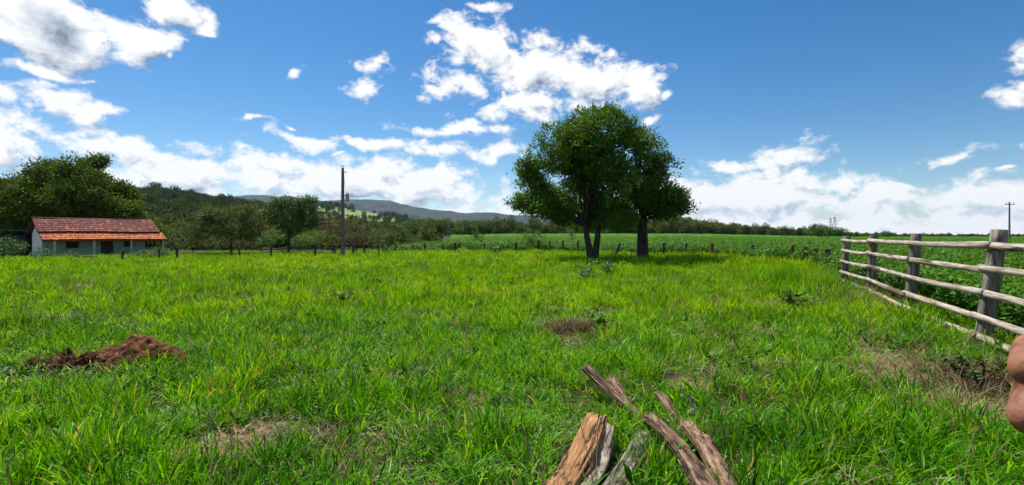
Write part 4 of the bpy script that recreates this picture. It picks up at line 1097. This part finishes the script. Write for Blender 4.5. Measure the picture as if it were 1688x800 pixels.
# ------------------------------------------------------------------ grass
grass_zone('grass', near_c, 125, 1.6, 11.0, 9, 'lush green pasture grass in the foreground', fade=(7.5, 11.0))
grass_zone('grass', mid_c, 46, 7.5, 24.0, 6, 'green pasture grass across the middle of the meadow', 1.05, .8, rise=(7.5, 11.0))
grass_zone('grass', far_c, 13, 24.0, 62.0, 5, 'yellow green pasture grass at the back of the meadow', 1.2, .62)
def straw():
    x, y = frustum_pts(60, 1.8, 18.0); b = bare(x, y); k = (rng.random(len(x)) < b * .95 + .06 + .22 * sstep(.50, .34, fbm(x, y, .8, 3, 41))) & ~in_crop(x, y); x, y = x[k], y[k]
    rot = np.stack([rng.normal(0, .3, len(x)), rng.normal(0, .3, len(x)), rng.random(len(x)) * 6.283], 1)
    s = rng.uniform(.8, 1.3, len(x)); scatter('dry_straw', np.stack([x, y, gz(x, y)], 1), rot, np.stack([s, s, s * rng.uniform(.25, .6, len(x))], 1), rng.integers(0, 5, len(x)), dry_c, 'dry straw lying on the worn patches of the meadow', 'straw')
    # brown dead tufts: by the fence foot, on the little heap, round the earth heap
    P = []
    for c, sx, sy, n in ((gp(1610, 628), .22, .25, 46), (gp(940, 550), .28, .16, 60), (gp(1655, 650), .3, .2, 12), (gp(200, 600), .45, .12, 14), (gp(640, 425, -.1), .3, .3, 6)):
        P.append(np.stack([rng.normal(c.x, sx, n), rng.normal(c.y, sy, n)], 1))
    P = np.vstack(P); n = len(P); rot = np.stack([rng.normal(0, .3, n), rng.normal(0, .3, n), rng.random(n) * 6.283], 1); s = rng.uniform(.8, 1.3, n)
    scatter('dead_grass', np.stack([P[:, 0], P[:, 1], gz(P[:, 0], P[:, 1]) + .04], 1), rot, np.stack([s, s, s * .8], 1), rng.integers(0, 4, n), dead_c, 'brown dead grass tufts at the fence foot and on small heaps', 'straw')
straw()
def weeds():
    lw = leaf_mat('low_weed_leaf', [(0, (.022, .085, .006)), (.5, (.065, .20, .010)), (1, (.14, .33, .02))], .3, .55, (1.3, 1.2, .3), .1)
    ps = []
    for i in range(5):
        r = np.random.default_rng(700 + i); n = 14; az = r.random(n) * 6.283; dip = r.uniform(.1, .9, n)
        C = np.stack([r.normal(0, .03, n), r.normal(0, .03, n), r.uniform(.01, .10, n)], 1)
        A = np.stack([np.cos(az) * np.cos(dip), np.sin(az) * np.cos(dip), np.sin(dip)], 1)
        Wd = unit(np.cross(A, np.stack([r.normal(0, .2, n), r.normal(0, .2, n), np.ones(n)], 1)))
        V, q, k = leaf_quads(C, A, Wd, r.uniform(.07, .15, n), r.uniform(.035, .065, n))
        ps.append(mesh_data('rosette', V, q, lw, np.repeat(np.clip(r.normal(.5, .3, n), 0, 1), k), False))
    c = proto_collection('rosette', ps)
    x, y = frustum_pts(8, 1.8, 26.0); k = (rng.random(len(x)) < sstep(.46, .66, fbm(x, y, 1.6, 3, 91)) + .05) & ~in_crop(x, y)
    for cx, cy_, r_ in CLEAR: k &= ((x - cx) ** 2 + (y - cy_) ** 2) > (r_ + .12) ** 2
    x, y = x[k], y[k]; n = len(x)
    scatter('low_weeds', np.stack([x, y, gz(x, y) + .04], 1), np.stack([rng.normal(0, .2, n), rng.normal(0, .2, n), rng.random(n) * 6.28], 1), rng.uniform(.4, .95, n) * (1 + .012 * y), rng.integers(0, 5, n), c, 'small broad leaved weeds mixed through the pasture grass', 'weeds')
    ps = []
    for i in range(4):
        r = np.random.default_rng(720 + i); mb = MB()
        for j in range(3):
            a = r.random() * 6.28; b = np.array([r.normal(0, .03), r.normal(0, .03), 0]); h = r.uniform(.28, .48); ln = r.uniform(.05, .16)
            p1 = b + [math.cos(a) * ln * .3, math.sin(a) * ln * .3, h * .6]; p2 = b + [math.cos(a) * ln, math.sin(a) * ln, h]; p3 = p2 + np.array([math.cos(a) * .03, math.sin(a) * .03, .06])
            mb.tube([b, p1, p2, (p2 + p3) / 2, p3], [.002, .002, .0018, .006, .001], 4, False)
        ps.append(mb.data('stalk', M['dry'], False, np.clip(r.normal(.6, .25, mb.n), 0, 1)))
    c = proto_collection('stalk', ps)
    x, y = frustum_pts(5, 1.8, 20.0); k = (rng.random(len(x)) < sstep(.42, .62, fbm(x, y, 2.3, 3, 95))) & ~in_crop(x, y); x, y = x[k], y[k]; n = len(x)
    scatter('seed_stalks', np.stack([x, y, gz(x, y)], 1), np.stack([rng.normal(0, .25, n), rng.normal(0, .25, n), rng.random(n) * 6.28], 1), rng.uniform(.7, 1.15, n), rng.integers(0, 4, n), c, 'thin tan seed stalks standing in the pasture grass', 'seed stalks')
weeds()

# ------------------------------------------------------------------ single weeds
def weed(label, px, py, h, spread, n, ls, seed, m='weed', name='weed_plant'):
    r = np.random.default_rng(seed); p = gp(px, py); root = empty(name, (p.x, p.y, gzf(p.x, p.y)), 0, label, 'plant', 'broad leaved weeds in the meadow')
    mb = MB(); Cs = []; ns = 6
    for i in range(ns):
        a = r.random() * 6.283; e = np.array([math.cos(a) * spread * r.uniform(.3, 1), math.sin(a) * spread * r.uniform(.3, 1), h * r.uniform(.6, 1)])
        limb(mb, [0, 0, -.03], e, .012, .004, r, 5, 5, .1)
        t = r.uniform(.3, 1.05, n // ns)[:, None]; Cs.append(e * t)
    C = np.vstack(Cs); k = len(C)
    az = r.random(k) * 6.283; dip = r.normal(.1, .4, k); A = np.stack([np.cos(az) * np.cos(dip), np.sin(az) * np.cos(dip), np.sin(dip)], 1)
    Wd = unit(np.cross(A, np.stack([r.normal(0, .3, k), r.normal(0, .3, k), np.ones(k)], 1)))
    V, q, kk = leaf_quads(C, A, Wd, ls * r.uniform(.7, 1.2, k), ls * .5 * r.uniform(.8, 1.2, k))
    obj('leaves', mesh_data('leaves', V, q, M[m], np.repeat(r.random(k), kk), False), root)
    mb.build('stem', M['weed'], root)
weed('pale leafy weed in the grass before the forked tree trunk', 1002, 455, .65, .4, 60, .22, 1)
weed('pale leafy weed in the shade patch, left of its twin', 962, 462, .7, .5, 60, .22, 2)
weed('dark green weed clump in open grass left of centre', 566, 500, .30, .35, 90, .16, 3, 'bigleaf')
weed('dark weed clump in tall grass before the stub posts', 1292, 508, .4, .55, 110, .18, 4, 'bigleaf')
weed('low dark weeds beside the small brown grass heap', 985, 548, .32, .25, 70, .14, 5, 'bigleaf')
weed('low leafy weed at the base of the wire fence, left of the big tree', 815, 420, .8, .9, 90, .3, 6)

weed('big dark tangled weed at the foot of the nearest fence post', 1612, 640, .36, .42, 260, .085, 7, 'midleaf')

# ------------------------------------------------------------------ person at the right edge: only a closed hand reaches into the picture
def person():
    skin = noise_mat('skin', [(.3, (.17, .062, .030)), (.55, (.24, .098, .052)), (.75, (.31, .145, .085))], 70, rough=.62, bump=.5, bdist=.003, spec=.25, extra=[(14, .5, .7, (.30, .115, .075)), (110, .52, .62, (.13, .05, .028))])
    org = Vector((.98, -.10, gzf(.98, -.10)))
    root = empty('person', org, 0, 'person at the right edge, only a closed bare hand in view', 'person')
    mb = MB()
    def cap(a, b, ra, rb, n=14):
        a = np.array(a, float); b = np.array(b, float); t = np.linspace(0, 1, 6)[:, None]
        mb.tube(a + (b - a) * t, ra + (rb - ra) * t[:, 0], n); mb.ball(a, ra * .995, n, 8); mb.ball(b, rb * .995, n, 8)
    W = lambda x, y, z: np.array([x, y, z]) - np.array(org)
    # legs, trunk, neck, head
    for s in (-1, 1):
        cap((s * .10, 0, .90), (s * .12, .01, .48), .085, .055); cap((s * .12, .01, .48), (s * .13, -.02, .08), .056, .037)
        cap((s * .13, -.02, .055), (s * .15, .16, .045), .042, .036)
    for z, rx, ry in ((.92, .165, .115), (1.02, .155, .11), (1.12, .15, .105), (1.24, .165, .115), (1.34, .175, .115), (1.42, .15, .09)): mb.ball((0, 0, z), (rx, ry, .085), 18, 10)
    cap((0, 0, 1.42), (0, .01, 1.55), .06, .055)
    mb.ball((0, .02, 1.66), (.078, .098, .12), 20, 14); mb.ball((0, .055, 1.60), (.055, .06, .055), 14, 10)   # skull, jaw
    mb.ball((0, .122, 1.645), (.014, .022, .022), 10, 8); mb.ball((0, .115, 1.605), (.026, .010, .008), 10, 6)   # nose, mouth
    for s in (-1, 1): mb.ball((s * .078, .01, 1.655), (.012, .022, .032), 8, 8)
    # right arm hangs
    cap((.19, 0, 1.39), (.25, -.02, 1.10), .052, .042); cap((.25, -.02, 1.10), (.26, .05, .84), .04, .028)
    mb.ball((.26, .065, .775), (.022, .042, .055), 10, 8)
    for j in range(4): cap((.262, .035 + j * .02, .74), (.25, .04 + j * .019, .67 + .012 * abs(j - 1.4)), .009, .0075, 8)
    cap((.255, .10, .79), (.24, .115, .73), .011, .009, 8)
    # left arm raised forward, closed hand at the picture's edge
    sh = (-.19, 0, 1.39); elb = W(.60, .17, 1.30); wr = W(.3995, .290, 1.528)
    cap(sh, elb, .052, .042); cap(elb, wr, .042, .027)
    ax = unit((np.array([-.94, .15, -.36]))[None])[0]          # hand points to the left
    dn = unit(np.array([[.42, -.16, -.88]]))[0]                # from index towards little finger
    dn = unit((dn - ax * dn.dot(ax))[None])[0]; pl = np.cross(ax, dn)      # palm normal
    if pl[1] > 0: pl = -pl                                    # palm faces back to the camera side
    k0 = wr + ax * .075                                       # knuckle line
    for j in range(4): cap(wr + dn * (-.014 + .010 * j), k0 + dn * (-.030 + .0205 * j) - ax * (.004 * (j - 1) ** 2) - pl * .006, .017, .0125, 10)
    Lp = (.040, .053, .032, .022); rf = (.0112, .0115, .0108, .0095)
    for j in range(4):
        kn = k0 + dn * (-.031 + .0212 * j) - ax * (.0045 * max(0, j - 1)) - pl * .008 + (ax * .008 if j == 1 else 0)
        pip = kn + ax * Lp[j] * .55 + pl * Lp[j] * .62        # bent at the knuckle
        dip = pip - ax * .026 + pl * .006; tip = dip - ax * .010 - pl * .016
        cap(kn, pip, rf[j] * 1.10, rf[j] * .98, 12); cap(pip, dip, rf[j] * .98, rf[j] * .95, 12); cap(dip, tip, rf[j] * .93, rf[j] * .82, 12)
    th0 = wr + ax * .02 - dn * .022 + pl * .006; th1 = wr + ax * .055 - dn * .040 + pl * .028; th2 = wr + ax * .080 - dn * .024 + pl * .046; th3 = wr + ax * .096 - dn * .002 + pl * .050
    cap(th0, th1, .017, .0135, 12); cap(th1, th2, .0132, .012, 12); cap(th2, th3, .0118, .0095, 12)
    b = mb.build('body', skin, root, smooth=True)
    md = b.modifiers.new('union', 'REMESH'); md.mode = 'VOXEL'; md.voxel_size = .0042; md.use_smooth_shade = True
    sm = b.modifiers.new('smooth', 'SMOOTH'); sm.factor = .5; sm.iterations = 3
    # clothes
    cloth = noise_mat('blue_cotton', [(.3, (.06, .09, .16)), (.7, (.10, .14, .23))], 60, rough=.9, bump=.2, bdist=.002)
    jean = noise_mat('denim', [(.3, (.03, .04, .07)), (.7, (.06, .08, .12))], 80, rough=.9, bump=.2, bdist=.002)
    mb = MB()
    for z, rx, ry in ((.90, .185, .135), (1.02, .175, .128), (1.12, .17, .122), (1.24, .182, .132), (1.34, .192, .132), (1.41, .165, .105)): mb.ball((0, 0, z), (rx, ry, .085), 18, 10)
    cap(sh, np.array(sh) + (elb - np.array(sh)) * .5, .07, .066); cap((.19, 0, 1.39), (.22, -.01, 1.24), .07, .066)
    s_ = mb.build('shirt', cloth, root, smooth=True); md = s_.modifiers.new('union', 'REMESH'); md.mode = 'VOXEL'; md.voxel_size = .012; md.use_smooth_shade = True
    mb = MB(); mb.ball((0, 0, .90), (.178, .128, .1), 18, 10)
    for s in (-1, 1): cap((s * .10, 0, .88), (s * .12, .01, .48), .105, .08); cap((s * .12, .01, .48), (s * .13, -.02, .12), .08, .068)
    s_ = mb.build('trousers', jean, root, smooth=True); md = s_.modifiers.new('union', 'REMESH'); md.mode = 'VOXEL'; md.voxel_size = .012; md.use_smooth_shade = True
    hair = noise_mat('dark_hair', [(.3, (.012, .009, .008)), (.7, (.03, .022, .018))], 60, (1, 1, .2), .6, .5, bdist=.004)
    mb = MB(); mb.ball((0, .0, 1.69), (.086, .098, .098), 20, 12); mb.build('hair', hair, root, smooth=True)
    for s in (-1, 1):
        MB().ball((s * .030, .104, 1.672), (.013, .010, .008), 10, 8).build('eye', M['dark'], root, smooth=True)
        mb = MB(); mb.ball((s * .14, .07, .04), (.05, .14, .05), 14, 8); mb.build('shoe', jean, root, smooth=True)
person()

# ------------------------------------------------------------------ haze: blue air between here and the far ridge
def haze():
    m, nt, N, L, out = mat('haze_air')
    v = N.new('ShaderNodeVolumePrincipled'); v.inputs['Color'].default_value = (.50, .72, 1.0, 1); v.inputs['Density'].default_value = 3.4e-5; v.inputs['Anisotropy'].default_value = .2
    L.new(v.outputs[0], out.inputs['Volume'])
    o = MB().box((0, 3750, 206), (20800, 8100, 428)).build('haze', m); tag(o, 'thin blue air over the whole valley', 'haze', kind='stuff')
    m.cycles.homogeneous_volume = True
haze()

# ------------------------------------------------------------------ clutter before the house
def plank_pile():
    p = gp(140, 430, -.55); r = np.random.default_rng(9)
    root = empty('plank_pile', (p.x, p.y, gzf(p.x, p.y)), .5, 'low pile of old grey boards lying before the house', 'planks')
    for i in range(7): MB().box((r.normal(0, .15), r.normal(0, .22), .06 + i * .05), (1.6 + r.normal(0, .3), .16, .04), r.normal(0, .3)).build('board', M['old_post'], root)
plank_pile()
for i, (px, py, rx, ry, lb) in enumerate([(70, 416, 16, 9, 'weedy bush at the near left corner of the house'), (112, 421, 15, 6, 'low weeds under the first house window'), (235, 419, 20, 7, 'low weeds along the right end of the house wall'), (268, 414, 12, 9, 'weedy bush beside the last veranda post')]):
    tree_px('shrub', lb, 46.5, px, 425, [(px, py, rx, ry), (px - rx * .6, py + 2, rx * .6, ry * .8), (px + rx * .6, py + 2, rx * .6, ry * .7)], M['weed'], .17, 6, 6, .03, 80 + i, inner=.4, gap=.25, cat='shrub', group='weeds round the house')
